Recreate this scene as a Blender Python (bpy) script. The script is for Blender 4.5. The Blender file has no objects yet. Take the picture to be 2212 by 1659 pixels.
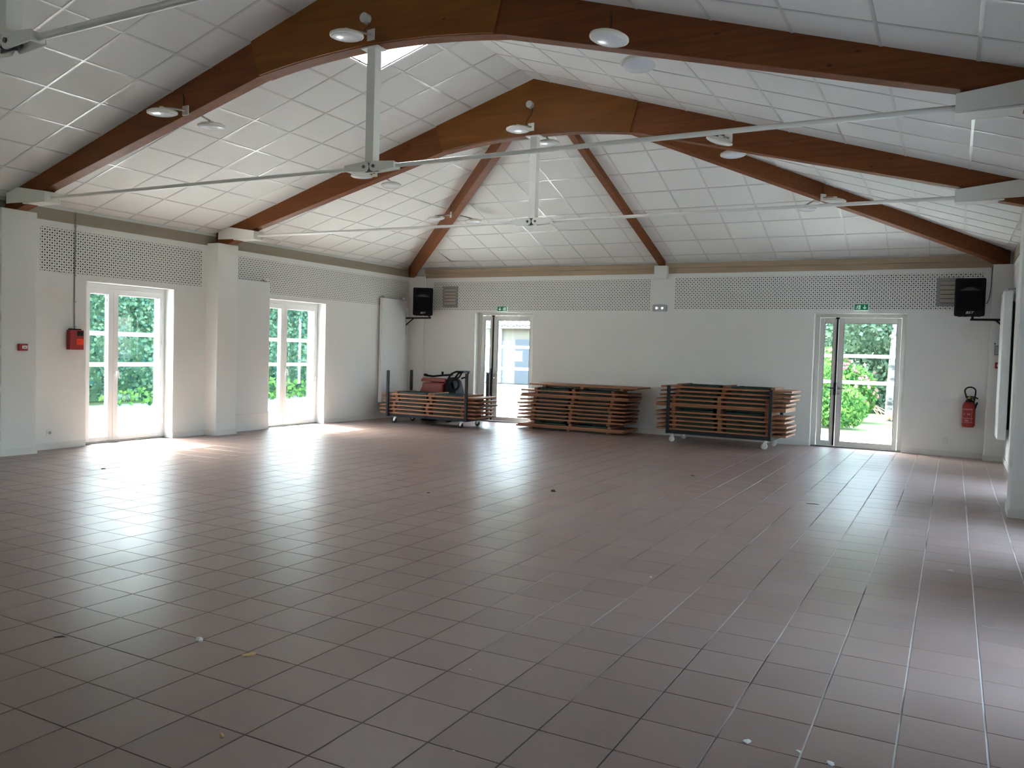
import bpy, bmesh, math, random
from mathutils import Vector, Matrix
random.seed(7)
SC = bpy.context.scene
COL = SC.collection

# ------------------------------------------------------------------ camera
FPX, YAW, PITCH, ROLL = 1784.4, -0.489319, -0.039659, 0.028878
S = 0.3144                     # floor tile pitch
H = 4.7632 * S                 # eye height
_f = Vector((math.sin(YAW) * math.cos(PITCH), math.cos(YAW) * math.cos(PITCH), math.sin(PITCH)))
_r = Vector((math.cos(YAW), -math.sin(YAW), 0))
_u = _r.cross(_f)
CR = math.cos(ROLL) * _r + math.sin(ROLL) * _u
CU = -math.sin(ROLL) * _r + math.cos(ROLL) * _u
CF = _f
cam = bpy.data.objects.new('camera', bpy.data.cameras.new('camera'))
COL.objects.link(cam)
cam.data.sensor_width = 36.0
cam.data.lens = 36.0 * FPX / 2212.0
cam.data.clip_start = 0.05
cam.data.clip_end = 300
cam.matrix_world = Matrix(((CR.x, CU.x, -CF.x, 0), (CR.y, CU.y, -CF.y, 0), (CR.z, CU.z, -CF.z, H), (0, 0, 0, 1)))
SC.camera = cam


def pix(p):
    d = Vector(p) - Vector((0, 0, H))
    z = d.dot(CF)
    if z < 0.05:
        return None
    return 1106 + FPX * d.dot(CR) / z, 829.5 - FPX * d.dot(CU) / z


# ------------------------------------------------------------------ light
world = bpy.data.worlds.new('sky')
SC.world = world
world.use_nodes = True
wn = world.node_tree
wn.nodes.clear()
sky = wn.nodes.new('ShaderNodeTexSky')
sky.sky_type = 'NISHITA'
sky.sun_disc = False
sky.sun_elevation = math.radians(53)
sky.sun_rotation = math.radians(-81)
sky.air_density = 1.0
sky.dust_density = 4.0
sky.ozone_density = 0.4
bgn = wn.nodes.new('ShaderNodeBackground')
bgn.inputs['Strength'].default_value = 0.72
won = wn.nodes.new('ShaderNodeOutputWorld')
hsv = wn.nodes.new('ShaderNodeHueSaturation')
hsv.inputs['Saturation'].default_value = 0.7
wn.links.new(sky.outputs[0], hsv.inputs['Color'])
wn.links.new(hsv.outputs[0], bgn.inputs[0])
wn.links.new(bgn.outputs[0], won.inputs[0])

sun = bpy.data.objects.new('sun', bpy.data.lights.new('sun', 'SUN'))
COL.objects.link(sun)
sun.data.energy = 3.7
sun.data.angle = math.radians(0.6)
sun.data.color = (1.0, 0.975, 0.93)
sun.rotation_euler = Vector((1.62, -0.25, -2.2)).to_track_quat('-Z', 'Y').to_euler()

SC.view_settings.view_transform = 'Standard'
SC.view_settings.look = 'None'
SC.view_settings.gamma = 1.0
SC.view_settings.use_curve_mapping = False
SC.view_settings.exposure = 3.26
SC.cycles.max_bounces = 14
SC.cycles.diffuse_bounces = 8
SC.cycles.glossy_bounces = 4
SC.cycles.transparent_max_bounces = 24
SC.cycles.sample_clamp_indirect = 6.0
SC.cycles.caustics_reflective = False
SC.cycles.caustics_refractive = False

# ------------------------------------------------------------------ materials
MATS = {}


def lin(r, g, b):
    def c(v):
        v /= 255.0
        return v / 12.92 if v <= 0.04045 else ((v + 0.055) / 1.055) ** 2.4
    return (c(r), c(g), c(b), 1.0)


def pm(name, col, rough=0.5, metal=0.0, spec=0.5, var=None, bump=None, emit=None, stretch=None, coat=0.0):
    """principled material; var=(scale, colour2, contrast) mixes in noise, bump=(scale, strength)"""
    m = bpy.data.materials.new(name)
    m.use_nodes = True
    nt = m.node_tree
    b = nt.nodes['Principled BSDF']
    b.inputs['Base Color'].default_value = col
    b.inputs['Roughness'].default_value = rough
    b.inputs['Metallic'].default_value = metal
    b.inputs['Specular IOR Level'].default_value = spec
    b.inputs['Coat Weight'].default_value = coat
    if var or bump:
        tc = nt.nodes.new('ShaderNodeTexCoord')
        mp = nt.nodes.new('ShaderNodeMapping')
        nt.links.new(tc.outputs['Object'], mp.inputs[0])
        if stretch:
            mp.inputs['Scale'].default_value = stretch
    if var:
        n = nt.nodes.new('ShaderNodeTexNoise')
        n.inputs['Scale'].default_value = var[0]
        n.inputs['Detail'].default_value = 4
        nt.links.new(mp.outputs[0], n.inputs['Vector'])
        r = nt.nodes.new('ShaderNodeValToRGB')
        r.color_ramp.elements[0].position = 0.5 - var[2]
        r.color_ramp.elements[1].position = 0.5 + var[2]
        r.color_ramp.elements[0].color = col
        r.color_ramp.elements[1].color = var[1]
        nt.links.new(n.outputs['Fac'], r.inputs[0])
        nt.links.new(r.outputs[0], b.inputs['Base Color'])
    if bump:
        n2 = nt.nodes.new('ShaderNodeTexNoise')
        n2.inputs['Scale'].default_value = bump[0]
        n2.inputs['Detail'].default_value = 3
        nt.links.new(mp.outputs[0], n2.inputs['Vector'])
        bp = nt.nodes.new('ShaderNodeBump')
        bp.inputs['Strength'].default_value = bump[1]
        bp.inputs['Distance'].default_value = 0.01
        nt.links.new(n2.outputs['Fac'], bp.inputs['Height'])
        nt.links.new(bp.outputs[0], b.inputs['Normal'])
    if emit:
        b.inputs['Emission Color'].default_value = emit[0]
        b.inputs['Emission Strength'].default_value = emit[1]
    MATS[name] = m
    return m


pm('wall_paint', (0.76, 0.77, 0.765, 1), 0.75, spec=0.25, var=(0.7, (0.735, 0.745, 0.735, 1), 0.3), bump=(90, 0.05))
pm('skirting_paint', (0.72, 0.725, 0.71, 1), 0.5, var=(3.0, (0.66, 0.66, 0.64, 1), 0.25))
pm('ceiling_tile', (0.74, 0.745, 0.74, 1), 0.85, spec=0.15, var=(1.2, (0.715, 0.718, 0.71, 1), 0.3), bump=(160, 0.06))
pm('grid_metal', (0.56, 0.565, 0.555, 1), 0.30, spec=0.7)
pm('roof_dark', (0.03, 0.03, 0.03, 1), 0.9)
pm('pale_board', lin(152, 144, 127), 0.6, var=(2.0, lin(138, 130, 114), 0.3), stretch=(0.3, 0.3, 4))
pm('pale_board_back', lin(176, 157, 132), 0.6, var=(2.0, lin(158, 140, 116), 0.3), stretch=(0.3, 0.3, 4))
pm('white_steel', (0.78, 0.775, 0.73, 1), 0.4, spec=0.5)
pm('tie_steel', (0.78, 0.78, 0.75, 1), 0.30, spec=0.7)
pm('bolt_steel', (0.16, 0.17, 0.18, 1), 0.35, metal=0.8)
pm('lamp_body', (0.74, 0.73, 0.67, 1), 0.4)
pm('lamp_diffuser', (0.72, 0.75, 0.80, 1), 0.18, spec=0.6)
pm('lamp_arm', (0.35, 0.33, 0.31, 1), 0.45, metal=0.3)
pm('grey_plastic', (0.55, 0.55, 0.53, 1), 0.5)
pm('black_cable', (0.02, 0.018, 0.016, 1), 0.6)
pm('pvc_white', (0.82, 0.83, 0.84, 1), 0.28, spec=0.5)
pm('alu_white', (0.66, 0.66, 0.64, 1), 0.35, spec=0.5)
pm('gasket', (0.03, 0.03, 0.03, 1), 0.6)
pm('black_metal', (0.010, 0.010, 0.014, 1), 0.5, spec=0.2)
pm('chrome', (0.7, 0.7, 0.7, 1), 0.15, metal=1.0)
pm('aluminium', (0.45, 0.45, 0.44, 1), 0.4, metal=0.7)
pm('bench_wood', (0.33, 0.140, 0.070, 1), 0.5, spec=0.3, var=(4.0, (0.23, 0.090, 0.045, 1), 0.25), stretch=(0.25, 3, 6), bump=(20, 0.06))
pm('batten_wood', (0.31, 0.135, 0.068, 1), 0.55, spec=0.3, var=(6.0, (0.22, 0.09, 0.045, 1), 0.25), stretch=(3, 0.4, 5))
pm('green_steel', (0.002, 0.028, 0.019, 1), 0.4, spec=0.3)
pm('trolley_steel', (0.016, 0.018, 0.024, 1), 0.5, spec=0.2)
pm('dark_tyre', (0.012, 0.012, 0.016, 1), 0.45)
pm('white_wheel', (0.62, 0.60, 0.56, 1), 0.45)
pm('zinc', (0.60, 0.60, 0.58, 1), 0.35, metal=0.8)
pm('speaker_plastic', (0.007, 0.007, 0.011, 1), 0.6, spec=0.15)
pm('speaker_grille', (0.004, 0.004, 0.007, 1), 0.75, spec=0.1, bump=(260, 0.5))
pm('horn', (0.05, 0.048, 0.046, 1), 0.5)
pm('white_print', (0.75, 0.75, 0.75, 1), 0.5)
pm('exit_green', (0.002, 0.13, 0.065, 1), 0.35, emit=((0.0, 0.20, 0.10, 1), 0.03))
pm('exit_white', (0.80, 0.85, 0.82, 1), 0.4, emit=((0.8, 1.0, 0.9, 1), 0.02))
pm('smoke_plastic', (0.42, 0.44, 0.48, 1), 0.15, spec=0.6)
pm('led_spot', (0.9, 0.95, 1.0, 1), 0.3, emit=((0.85, 0.95, 1.0, 1), 0.14))
pm('vent_slat', (0.40, 0.36, 0.32, 1), 0.55)
pm('vent_frame', (0.27, 0.28, 0.29, 1), 0.5)
pm('void_black', (0.012, 0.012, 0.012, 1), 0.9)
pm('alarm_red', (0.30, 0.010, 0.014, 1), 0.4)
pm('sticker_red', (0.90, 0.045, 0.010, 1), 0.5)
pm('ext_red', (0.24, 0.014, 0.012, 1), 0.32, spec=0.4)
pm('ext_label', (0.50, 0.26, 0.26, 1), 0.5)
pm('radiator_white', (0.70, 0.72, 0.74, 1), 0.4)
pm('rubber_black', (0.008, 0.008, 0.009, 1), 0.6, spec=0.2)
pm('brass', (0.6, 0.42, 0.12, 1), 0.3, metal=1.0)
pm('machine_red', (0.24, 0.024, 0.012, 1), 0.38)
pm('machine_black', (0.010, 0.011, 0.013, 1), 0.75, spec=0.1)
pm('socket_white', (0.72, 0.72, 0.70, 1), 0.4)
pm('paper', (0.80, 0.80, 0.78, 1), 0.8)
pm('ink', (0.05, 0.05, 0.06, 1), 0.8)
pm('crumb_tan', (0.55, 0.36, 0.18, 1), 0.8)
pm('crumb_dark', (0.03, 0.025, 0.02, 1), 0.8)
pm('crumb_white', (0.70, 0.70, 0.68, 1), 0.8)
pm('terrace_stone', (0.50, 0.49, 0.47, 1), 0.8, var=(1.2, (0.42, 0.41, 0.39, 1), 0.3))
pm('courtyard_gravel', (0.13, 0.125, 0.115, 1), 0.9, var=(0.8, (0.06, 0.06, 0.05, 1), 0.25))
pm('asphalt', (0.16, 0.17, 0.18, 1), 0.85)
pm('lawn_grass', (0.06, 0.10, 0.03, 1), 0.9, var=(2.0, (0.11, 0.13, 0.05, 1), 0.3))
pm('birch_bark', (0.22, 0.215, 0.21, 1), 0.7, var=(5.0, (0.02, 0.02, 0.02, 1), 0.12), stretch=(1, 1, 2.2))
pm('render_beige', (0.115, 0.10, 0.078, 1), 0.85)
pm('render_grey', (0.115, 0.12, 0.13, 1), 0.85)
pm('blue_door', (0.020, 0.030, 0.042, 1), 0.5)
pm('roof_tile', (0.085, 0.078, 0.075, 1), 0.8, var=(3.0, (0.05, 0.045, 0.044, 1), 0.3))
pm('brick_red', (0.33, 0.13, 0.09, 1), 0.85, var=(6.0, (0.24, 0.09, 0.07, 1), 0.3))
pm('pale_render', (0.30, 0.30, 0.30, 1), 0.8)
pm('straw', (0.45, 0.30, 0.20, 1), 0.9)


def leafmat(name, c1, c2, trans):
    m = bpy.data.materials.new(name)
    m.use_nodes = True
    nt = m.node_tree
    nt.nodes.clear()
    out = nt.nodes.new('ShaderNodeOutputMaterial')
    g = nt.nodes.new('ShaderNodeNewGeometry')
    r = nt.nodes.new('ShaderNodeValToRGB')
    r.color_ramp.elements[0].color = c1
    r.color_ramp.elements[1].color = c2
    nt.links.new(g.outputs['Random Per Island'], r.inputs[0])
    d = nt.nodes.new('ShaderNodeBsdfDiffuse')
    t = nt.nodes.new('ShaderNodeBsdfTranslucent')
    mx = nt.nodes.new('ShaderNodeMixShader')
    mx.inputs[0].default_value = trans
    nt.links.new(r.outputs[0], d.inputs[0])
    nt.links.new(r.outputs[0], t.inputs[0])
    nt.links.new(d.outputs[0], mx.inputs[1])
    nt.links.new(t.outputs[0], mx.inputs[2])
    nt.links.new(mx.outputs[0], out.inputs[0])
    MATS[name] = m


_m = pm('bar_white', (0.86, 0.87, 0.88, 1), 0.3)
_nt = _m.node_tree
_tl = _nt.nodes.new('ShaderNodeBsdfTranslucent')
_tl.inputs[0].default_value = (0.9, 0.92, 0.94, 1)
_mx = _nt.nodes.new('ShaderNodeMixShader')
_mx.inputs[0].default_value = 0.55
_nt.links.new(_nt.nodes['Principled BSDF'].outputs[0], _mx.inputs[1])
_nt.links.new(_tl.outputs[0], _mx.inputs[2])
_nt.links.new(_mx.outputs[0], _nt.nodes['Material Output'].inputs[0])
leafmat('leaf_hedge', (0.025, 0.085, 0.075, 1), (0.13, 0.22, 0.12, 1), 0.40)
leafmat('leaf_bush', (0.030, 0.105, 0.035, 1), (0.12, 0.22, 0.055, 1), 0.40)
leafmat('leaf_tree', (0.05, 0.10, 0.07, 1), (0.17, 0.23, 0.16, 1), 0.4)
leafmat('petal_pink', (0.20, 0.05, 0.07, 1), (0.34, 0.20, 0.20, 1), 0.3)


def glass_mat(name, tint, refl):
    m = bpy.data.materials.new(name)
    m.use_nodes = True
    nt = m.node_tree
    nt.nodes.clear()
    out = nt.nodes.new('ShaderNodeOutputMaterial')
    tr = nt.nodes.new('ShaderNodeBsdfTransparent')
    tr.inputs[0].default_value = tint
    gl = nt.nodes.new('ShaderNodeBsdfGlossy')
    gl.inputs['Roughness'].default_value = 0.0
    lw = nt.nodes.new('ShaderNodeLayerWeight')
    lw.inputs['Blend'].default_value = 0.5
    pw = nt.nodes.new('ShaderNodeMath')
    pw.operation = 'POWER'
    pw.inputs[1].default_value = 4.0
    nt.links.new(lw.outputs['Facing'], pw.inputs[0])
    ad = nt.nodes.new('ShaderNodeMath')
    ad.operation = 'MULTIPLY_ADD'
    ad.inputs[1].default_value = 0.85
    ad.inputs[2].default_value = refl
    nt.links.new(pw.outputs[0], ad.inputs[0])
    mx = nt.nodes.new('ShaderNodeMixShader')
    nt.links.new(ad.outputs[0], mx.inputs[0])
    nt.links.new(tr.outputs[0], mx.inputs[1])
    nt.links.new(gl.outputs[0], mx.inputs[2])
    nt.links.new(mx.outputs[0], out.inputs[0])
    MATS[name] = m


glass_mat('glass', (0.88, 0.94, 0.93, 1), 0.06)
_m = bpy.data.materials.new('skylight_glass')
_m.use_nodes = True
_n = _m.node_tree
_n.nodes.clear()
_o = _n.nodes.new('ShaderNodeOutputMaterial')
_t = _n.nodes.new('ShaderNodeBsdfTranslucent')
_t.inputs[0].default_value = (0.80, 0.83, 0.85, 1)
_n.links.new(_t.outputs[0], _o.inputs[0])
MATS['skylight_glass'] = _m


def wood_mat(name, c1, c2, rough, scale, sx):
    """stained timber: long grain along X, dark knots"""
    m = bpy.data.materials.new(name)
    m.use_nodes = True
    nt = m.node_tree
    b = nt.nodes['Principled BSDF']
    b.inputs['Roughness'].default_value = rough
    b.inputs['Specular IOR Level'].default_value = 0.2
    tc = nt.nodes.new('ShaderNodeTexCoord')
    mp = nt.nodes.new('ShaderNodeMapping')
    mp.inputs['Scale'].default_value = sx
    nt.links.new(tc.outputs['Object'], mp.inputs[0])
    n = nt.nodes.new('ShaderNodeTexNoise')
    n.inputs['Scale'].default_value = scale
    n.inputs['Detail'].default_value = 6
    n.inputs['Distortion'].default_value = 0.8
    nt.links.new(mp.outputs[0], n.inputs['Vector'])
    r = nt.nodes.new('ShaderNodeValToRGB')
    r.color_ramp.elements[0].position = 0.35
    r.color_ramp.elements[1].position = 0.68
    r.color_ramp.elements[0].color = c1
    r.color_ramp.elements[1].color = c2
    nt.links.new(n.outputs['Fac'], r.inputs[0])
    mp2 = nt.nodes.new('ShaderNodeMapping')
    mp2.inputs['Scale'].default_value = (2.6, 4.0, 6.0)
    nt.links.new(tc.outputs['Object'], mp2.inputs[0])
    v = nt.nodes.new('ShaderNodeTexVoronoi')
    v.inputs['Scale'].default_value = 1.3
    nt.links.new(mp2.outputs[0], v.inputs['Vector'])
    kr = nt.nodes.new('ShaderNodeValToRGB')
    kr.color_ramp.elements[0].position = 0.03
    kr.color_ramp.elements[1].position = 0.10
    nt.links.new(v.outputs['Distance'], kr.inputs[0])
    mx = nt.nodes.new('ShaderNodeMix')
    mx.data_type = 'RGBA'
    nt.links.new(kr.outputs[0], mx.inputs['Factor'])
    mx.inputs[6].default_value = (c1[0] * 0.25, c1[1] * 0.22, c1[2] * 0.2, 1)
    nt.links.new(r.outputs[0], mx.inputs[7])
    nt.links.new(mx.outputs[2], b.inputs['Base Color'])
    MATS[name] = m


wood_mat('glulam', (0.150, 0.046, 0.014, 1), (0.205, 0.068, 0.022, 1), 0.55, 3.0, (0.5, 6, 9))
wood_mat('gusset_ply', (0.185, 0.066, 0.013, 1), (0.240, 0.090, 0.020, 1), 0.50, 2.2, (0.6, 4, 5))


def tile_floor_mat():
    m = bpy.data.materials.new('floor_tile')
    m.use_nodes = True
    nt = m.node_tree
    b = nt.nodes['Principled BSDF']
    g = nt.nodes.new('ShaderNodeNewGeometry')
    mp = nt.nodes.new('ShaderNodeMapping')
    mp.inputs['Location'].default_value = (11.4126, -10.2564, 0)
    mp.inputs['Scale'].default_value = (1 / S, 1 / S, 0)
    nt.links.new(g.outputs['Position'], mp.inputs[0])
    fl = nt.nodes.new('ShaderNodeVectorMath')
    fl.operation = 'FLOOR'
    nt.links.new(mp.outputs[0], fl.inputs[0])
    w = nt.nodes.new('ShaderNodeTexWhiteNoise')
    w.noise_dimensions = '2D'
    nt.links.new(fl.outputs[0], w.inputs['Vector'])
    r = nt.nodes.new('ShaderNodeValToRGB')
    r.color_ramp.elements[0].color = (0.232, 0.152, 0.130, 1)
    r.color_ramp.elements[1].color = (0.274, 0.184, 0.158, 1)
    nt.links.new(w.outputs['Value'], r.inputs[0])
    n = nt.nodes.new('ShaderNodeTexNoise')
    n.inputs['Scale'].default_value = 0.9
    n.inputs['Detail'].default_value = 3
    nt.links.new(g.outputs['Position'], n.inputs['Vector'])
    r2 = nt.nodes.new('ShaderNodeValToRGB')
    r2.color_ramp.elements[0].position = 0.40
    r2.color_ramp.elements[1].position = 0.85
    r2.color_ramp.elements[0].color = (0, 0, 0, 1)
    r2.color_ramp.elements[1].color = (0.14, 0.14, 0.14, 1)
    nt.links.new(n.outputs['Fac'], r2.inputs[0])
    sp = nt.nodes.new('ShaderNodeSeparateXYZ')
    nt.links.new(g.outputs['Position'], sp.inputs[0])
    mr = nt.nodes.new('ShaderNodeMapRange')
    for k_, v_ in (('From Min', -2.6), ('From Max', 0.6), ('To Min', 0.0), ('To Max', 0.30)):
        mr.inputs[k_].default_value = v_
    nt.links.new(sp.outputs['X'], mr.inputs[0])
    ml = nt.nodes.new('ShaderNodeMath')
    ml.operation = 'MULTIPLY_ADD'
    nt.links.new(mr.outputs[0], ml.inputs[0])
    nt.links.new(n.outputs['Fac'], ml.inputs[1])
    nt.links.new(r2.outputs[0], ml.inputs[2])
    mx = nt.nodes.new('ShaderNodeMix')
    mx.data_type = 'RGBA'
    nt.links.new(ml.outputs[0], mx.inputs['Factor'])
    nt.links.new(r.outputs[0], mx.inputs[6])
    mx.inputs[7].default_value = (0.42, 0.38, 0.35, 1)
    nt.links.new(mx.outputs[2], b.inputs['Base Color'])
    rr = nt.nodes.new('ShaderNodeMapRange')
    rr.inputs['From Min'].default_value = 0.3
    rr.inputs['From Max'].default_value = 0.7
    rr.inputs['To Min'].default_value = 0.29
    rr.inputs['To Max'].default_value = 0.35
    nt.links.new(n.outputs['Fac'], rr.inputs[0])
    nt.links.new(rr.outputs[0], b.inputs['Roughness'])
    b.inputs['Specular IOR Level'].default_value = 0.5
    n3 = nt.nodes.new('ShaderNodeTexNoise')
    n3.inputs['Scale'].default_value = 26
    n3.inputs['Detail'].default_value = 2
    nt.links.new(g.outputs['Position'], n3.inputs['Vector'])
    bp = nt.nodes.new('ShaderNodeBump')
    bp.inputs['Strength'].default_value = 0.10
    bp.inputs['Distance'].default_value = 0.004
    nt.links.new(n3.outputs['Fac'], bp.inputs['Height'])
    nt.links.new(bp.outputs[0], b.inputs['Normal'])
    MATS['floor_tile'] = m


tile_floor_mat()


def grout_mat():
    m = bpy.data.materials.new('grout')
    m.use_nodes = True
    nt = m.node_tree
    b = nt.nodes['Principled BSDF']
    b.inputs['Roughness'].default_value = 0.9
    g = nt.nodes.new('ShaderNodeNewGeometry')
    n = nt.nodes.new('ShaderNodeTexNoise')
    n.inputs['Scale'].default_value = 0.55
    n.inputs['Detail'].default_value = 6
    nt.links.new(g.outputs['Position'], n.inputs['Vector'])
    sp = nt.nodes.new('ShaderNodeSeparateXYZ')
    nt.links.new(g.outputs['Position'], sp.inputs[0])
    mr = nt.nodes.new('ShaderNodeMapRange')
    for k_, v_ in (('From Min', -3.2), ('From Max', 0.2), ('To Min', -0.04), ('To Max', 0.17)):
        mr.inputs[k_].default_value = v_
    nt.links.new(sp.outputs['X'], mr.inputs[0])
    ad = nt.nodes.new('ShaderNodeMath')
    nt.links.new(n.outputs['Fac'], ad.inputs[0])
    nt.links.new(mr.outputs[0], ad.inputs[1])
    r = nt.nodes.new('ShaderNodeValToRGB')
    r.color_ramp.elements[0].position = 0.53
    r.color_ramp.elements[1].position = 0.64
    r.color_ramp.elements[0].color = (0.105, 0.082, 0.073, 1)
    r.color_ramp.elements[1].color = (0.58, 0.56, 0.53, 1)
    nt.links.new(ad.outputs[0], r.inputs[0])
    nt.links.new(r.outputs[0], b.inputs['Base Color'])
    MATS['grout'] = m


grout_mat()


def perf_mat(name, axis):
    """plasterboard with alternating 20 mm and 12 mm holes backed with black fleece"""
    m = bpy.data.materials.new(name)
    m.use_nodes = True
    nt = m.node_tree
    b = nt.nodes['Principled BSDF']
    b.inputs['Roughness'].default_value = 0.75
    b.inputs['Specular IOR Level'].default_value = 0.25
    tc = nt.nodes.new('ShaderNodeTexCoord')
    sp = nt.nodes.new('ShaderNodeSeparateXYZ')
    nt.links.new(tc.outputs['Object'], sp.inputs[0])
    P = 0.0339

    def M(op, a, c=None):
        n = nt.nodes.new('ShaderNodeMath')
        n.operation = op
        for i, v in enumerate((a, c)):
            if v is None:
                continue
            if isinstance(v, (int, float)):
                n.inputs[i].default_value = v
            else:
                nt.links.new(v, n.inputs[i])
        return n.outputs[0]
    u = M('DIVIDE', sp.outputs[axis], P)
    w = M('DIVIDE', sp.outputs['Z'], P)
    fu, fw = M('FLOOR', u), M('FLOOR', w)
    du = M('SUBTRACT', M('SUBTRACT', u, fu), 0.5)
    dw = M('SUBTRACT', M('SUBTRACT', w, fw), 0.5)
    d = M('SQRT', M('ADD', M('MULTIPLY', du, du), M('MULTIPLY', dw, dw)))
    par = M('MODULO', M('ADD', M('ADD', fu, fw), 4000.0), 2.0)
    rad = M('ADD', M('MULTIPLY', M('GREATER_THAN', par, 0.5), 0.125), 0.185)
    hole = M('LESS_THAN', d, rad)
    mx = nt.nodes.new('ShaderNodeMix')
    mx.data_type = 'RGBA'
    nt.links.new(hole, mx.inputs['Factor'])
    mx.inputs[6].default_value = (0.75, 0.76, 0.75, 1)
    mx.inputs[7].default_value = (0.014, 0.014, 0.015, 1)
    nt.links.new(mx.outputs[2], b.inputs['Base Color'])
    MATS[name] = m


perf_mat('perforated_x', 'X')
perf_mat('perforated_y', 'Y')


# ------------------------------------------------------------------ mesh helpers
class MB:
    def __init__(self, fn=None):
        self.v, self.f, self.fn = [], [], fn

    def add(self, vs, fs):
        o = len(self.v)
        self.v += [Vector(self.fn(*p)) if self.fn else Vector(p) for p in vs]
        self.f += [[o + i for i in q] for q in fs]
        return self

    def box(self, x0, x1, y0, y1, z0, z1):
        return self.add([(x0, y0, z0), (x1, y0, z0), (x1, y1, z0), (x0, y1, z0), (x0, y0, z1), (x1, y0, z1), (x1, y1, z1), (x0, y1, z1)],
                        [(0, 3, 2, 1), (4, 5, 6, 7), (0, 1, 5, 4), (1, 2, 6, 5), (2, 3, 7, 6), (3, 0, 4, 7)])

    def prism(self, poly, axis, a, b):
        """extrude a 2D polygon along an axis: 'y' polygon is (x,z); 'x' polygon is (y,z); 'z' polygon is (x,y)"""
        n = len(poly)
        def mk(p, t):
            return {'y': (p[0], t, p[1]), 'x': (t, p[0], p[1]), 'z': (p[0], p[1], t)}[axis]
        vs = [mk(p, a) for p in poly] + [mk(p, b) for p in poly]
        fs = [list(range(n)), list(range(2 * n - 1, n - 1, -1))]
        fs += [(i, i + n, (i + 1) % n + n, (i + 1) % n) for i in range(n)]
        return self.add(vs, fs)

    def cyl(self, p0, p1, r0, r1=None, n=14):
        r1 = r0 if r1 is None else r1
        p0, p1 = Vector(p0), Vector(p1)
        d = (p1 - p0).normalized()
        a = d.orthogonal().normalized()
        b = d.cross(a)
        vs = []
        for p, r in ((p0, r0), (p1, r1)):
            for i in range(n):
                t = 2 * math.pi * i / n
                vs.append(tuple(p + r * (math.cos(t) * a + math.sin(t) * b)))
        fs = [(i, (i + 1) % n, n + (i + 1) % n, n + i) for i in range(n)]
        fs += [list(range(n - 1, -1, -1)), list(range(n, 2 * n))]
        return self.add(vs, fs)

    def tube(self, pts, r, n=8):
        pts = [Vector(p) for p in pts]
        vs, fs = [], []
        prev = None
        for i, p in enumerate(pts):
            d = (pts[min(i + 1, len(pts) - 1)] - pts[max(i - 1, 0)]).normalized()
            a = d.orthogonal() if prev is None else prev - d * prev.dot(d)
            a = a.normalized()
            prev = a
            b = d.cross(a)
            for k in range(n):
                t = 2 * math.pi * k / n
                vs.append(tuple(p + r * (math.cos(t) * a + math.sin(t) * b)))
        for i in range(len(pts) - 1):
            for k in range(n):
                fs.append((i * n + k, i * n + (k + 1) % n, (i + 1) * n + (k + 1) % n, (i + 1) * n + k))
        fs.append(list(range(n - 1, -1, -1)))
        fs.append([(len(pts) - 1) * n + k for k in range(n)])
        return self.add(vs, fs)

    def lathe(self, prof, mtx=None, n=28):
        """profile list of (r, z), closed at both ends on the axis"""
        mtx = mtx or Matrix.Identity(4)
        vs, fs, rings = [], [], []
        for r, z in prof:
            if r < 1e-6:
                rings.append([len(vs)])
                vs.append(tuple(mtx @ Vector((0, 0, z))))
            else:
                rings.append(list(range(len(vs), len(vs) + n)))
                for k in range(n):
                    t = 2 * math.pi * k / n
                    vs.append(tuple(mtx @ Vector((r * math.cos(t), r * math.sin(t), z))))
        for a, b in zip(rings, rings[1:]):
            for k in range(n):
                k2 = (k + 1) % n
                if len(a) == 1 and len(b) == 1:
                    continue
                if len(a) == 1:
                    fs.append((a[0], b[k2], b[k]))
                elif len(b) == 1:
                    fs.append((a[k], a[k2], b[0]))
                else:
                    fs.append((a[k], a[k2], b[k2], b[k]))
        return self.add(vs, fs)

    def build(self, name, mat, parent=None, smooth=False, bevel=0.0, recalc=True, local=False):
        off = Vector((0, 0, 0))
        if parent is not None and not local:
            q = parent
            while q is not None:
                off += q.location
                q = q.parent
        me = bpy.data.meshes.new(name)
        me.from_pydata([tuple(p - off) for p in self.v], [], self.f)
        if recalc:
            bm = bmesh.new()
            bm.from_mesh(me)
            bmesh.ops.recalc_face_normals(bm, faces=bm.faces)
            bm.to_mesh(me)
            bm.free()
        me.materials.append(MATS[mat])
        if smooth:
            me.polygons.foreach_set('use_smooth', [True] * len(me.polygons))
            me.set_sharp_from_angle(angle=math.radians(38))
        o = bpy.data.objects.new(name, me)
        COL.objects.link(o)
        if parent is not None:
            o.parent = parent
        if bevel:
            md = o.modifiers.new('bevel', 'BEVEL')
            md.width = bevel
            md.segments = 2
            md.limit_method = 'ANGLE'
        return o


def tag(o, label, cat, group=None):
    o['label'] = label
    o['category'] = cat
    if group:
        o['group'] = group
    return o


def thing(name, label, cat, loc=(0, 0, 0), rotz=0.0, group=None):
    o = bpy.data.objects.new(name, None)
    COL.objects.link(o)
    o.location = loc
    o.rotation_euler = (0, 0, rotz)
    o.empty_display_size = 0.1
    return tag(o, label, cat, group)


def struct(o):
    o['kind'] = 'structure'
    return o


def sroot(name, loc=(0, 0, 0)):
    o = bpy.data.objects.new(name, None)
    COL.objects.link(o)
    o.location = loc
    o.empty_display_size = 0.1
    return struct(o)


def copy_tree(o, parent=None):
    c = o.copy()
    COL.objects.link(c)
    c.parent = parent
    for ch in list(o.children):
        copy_tree(ch, c)
    return c


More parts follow.
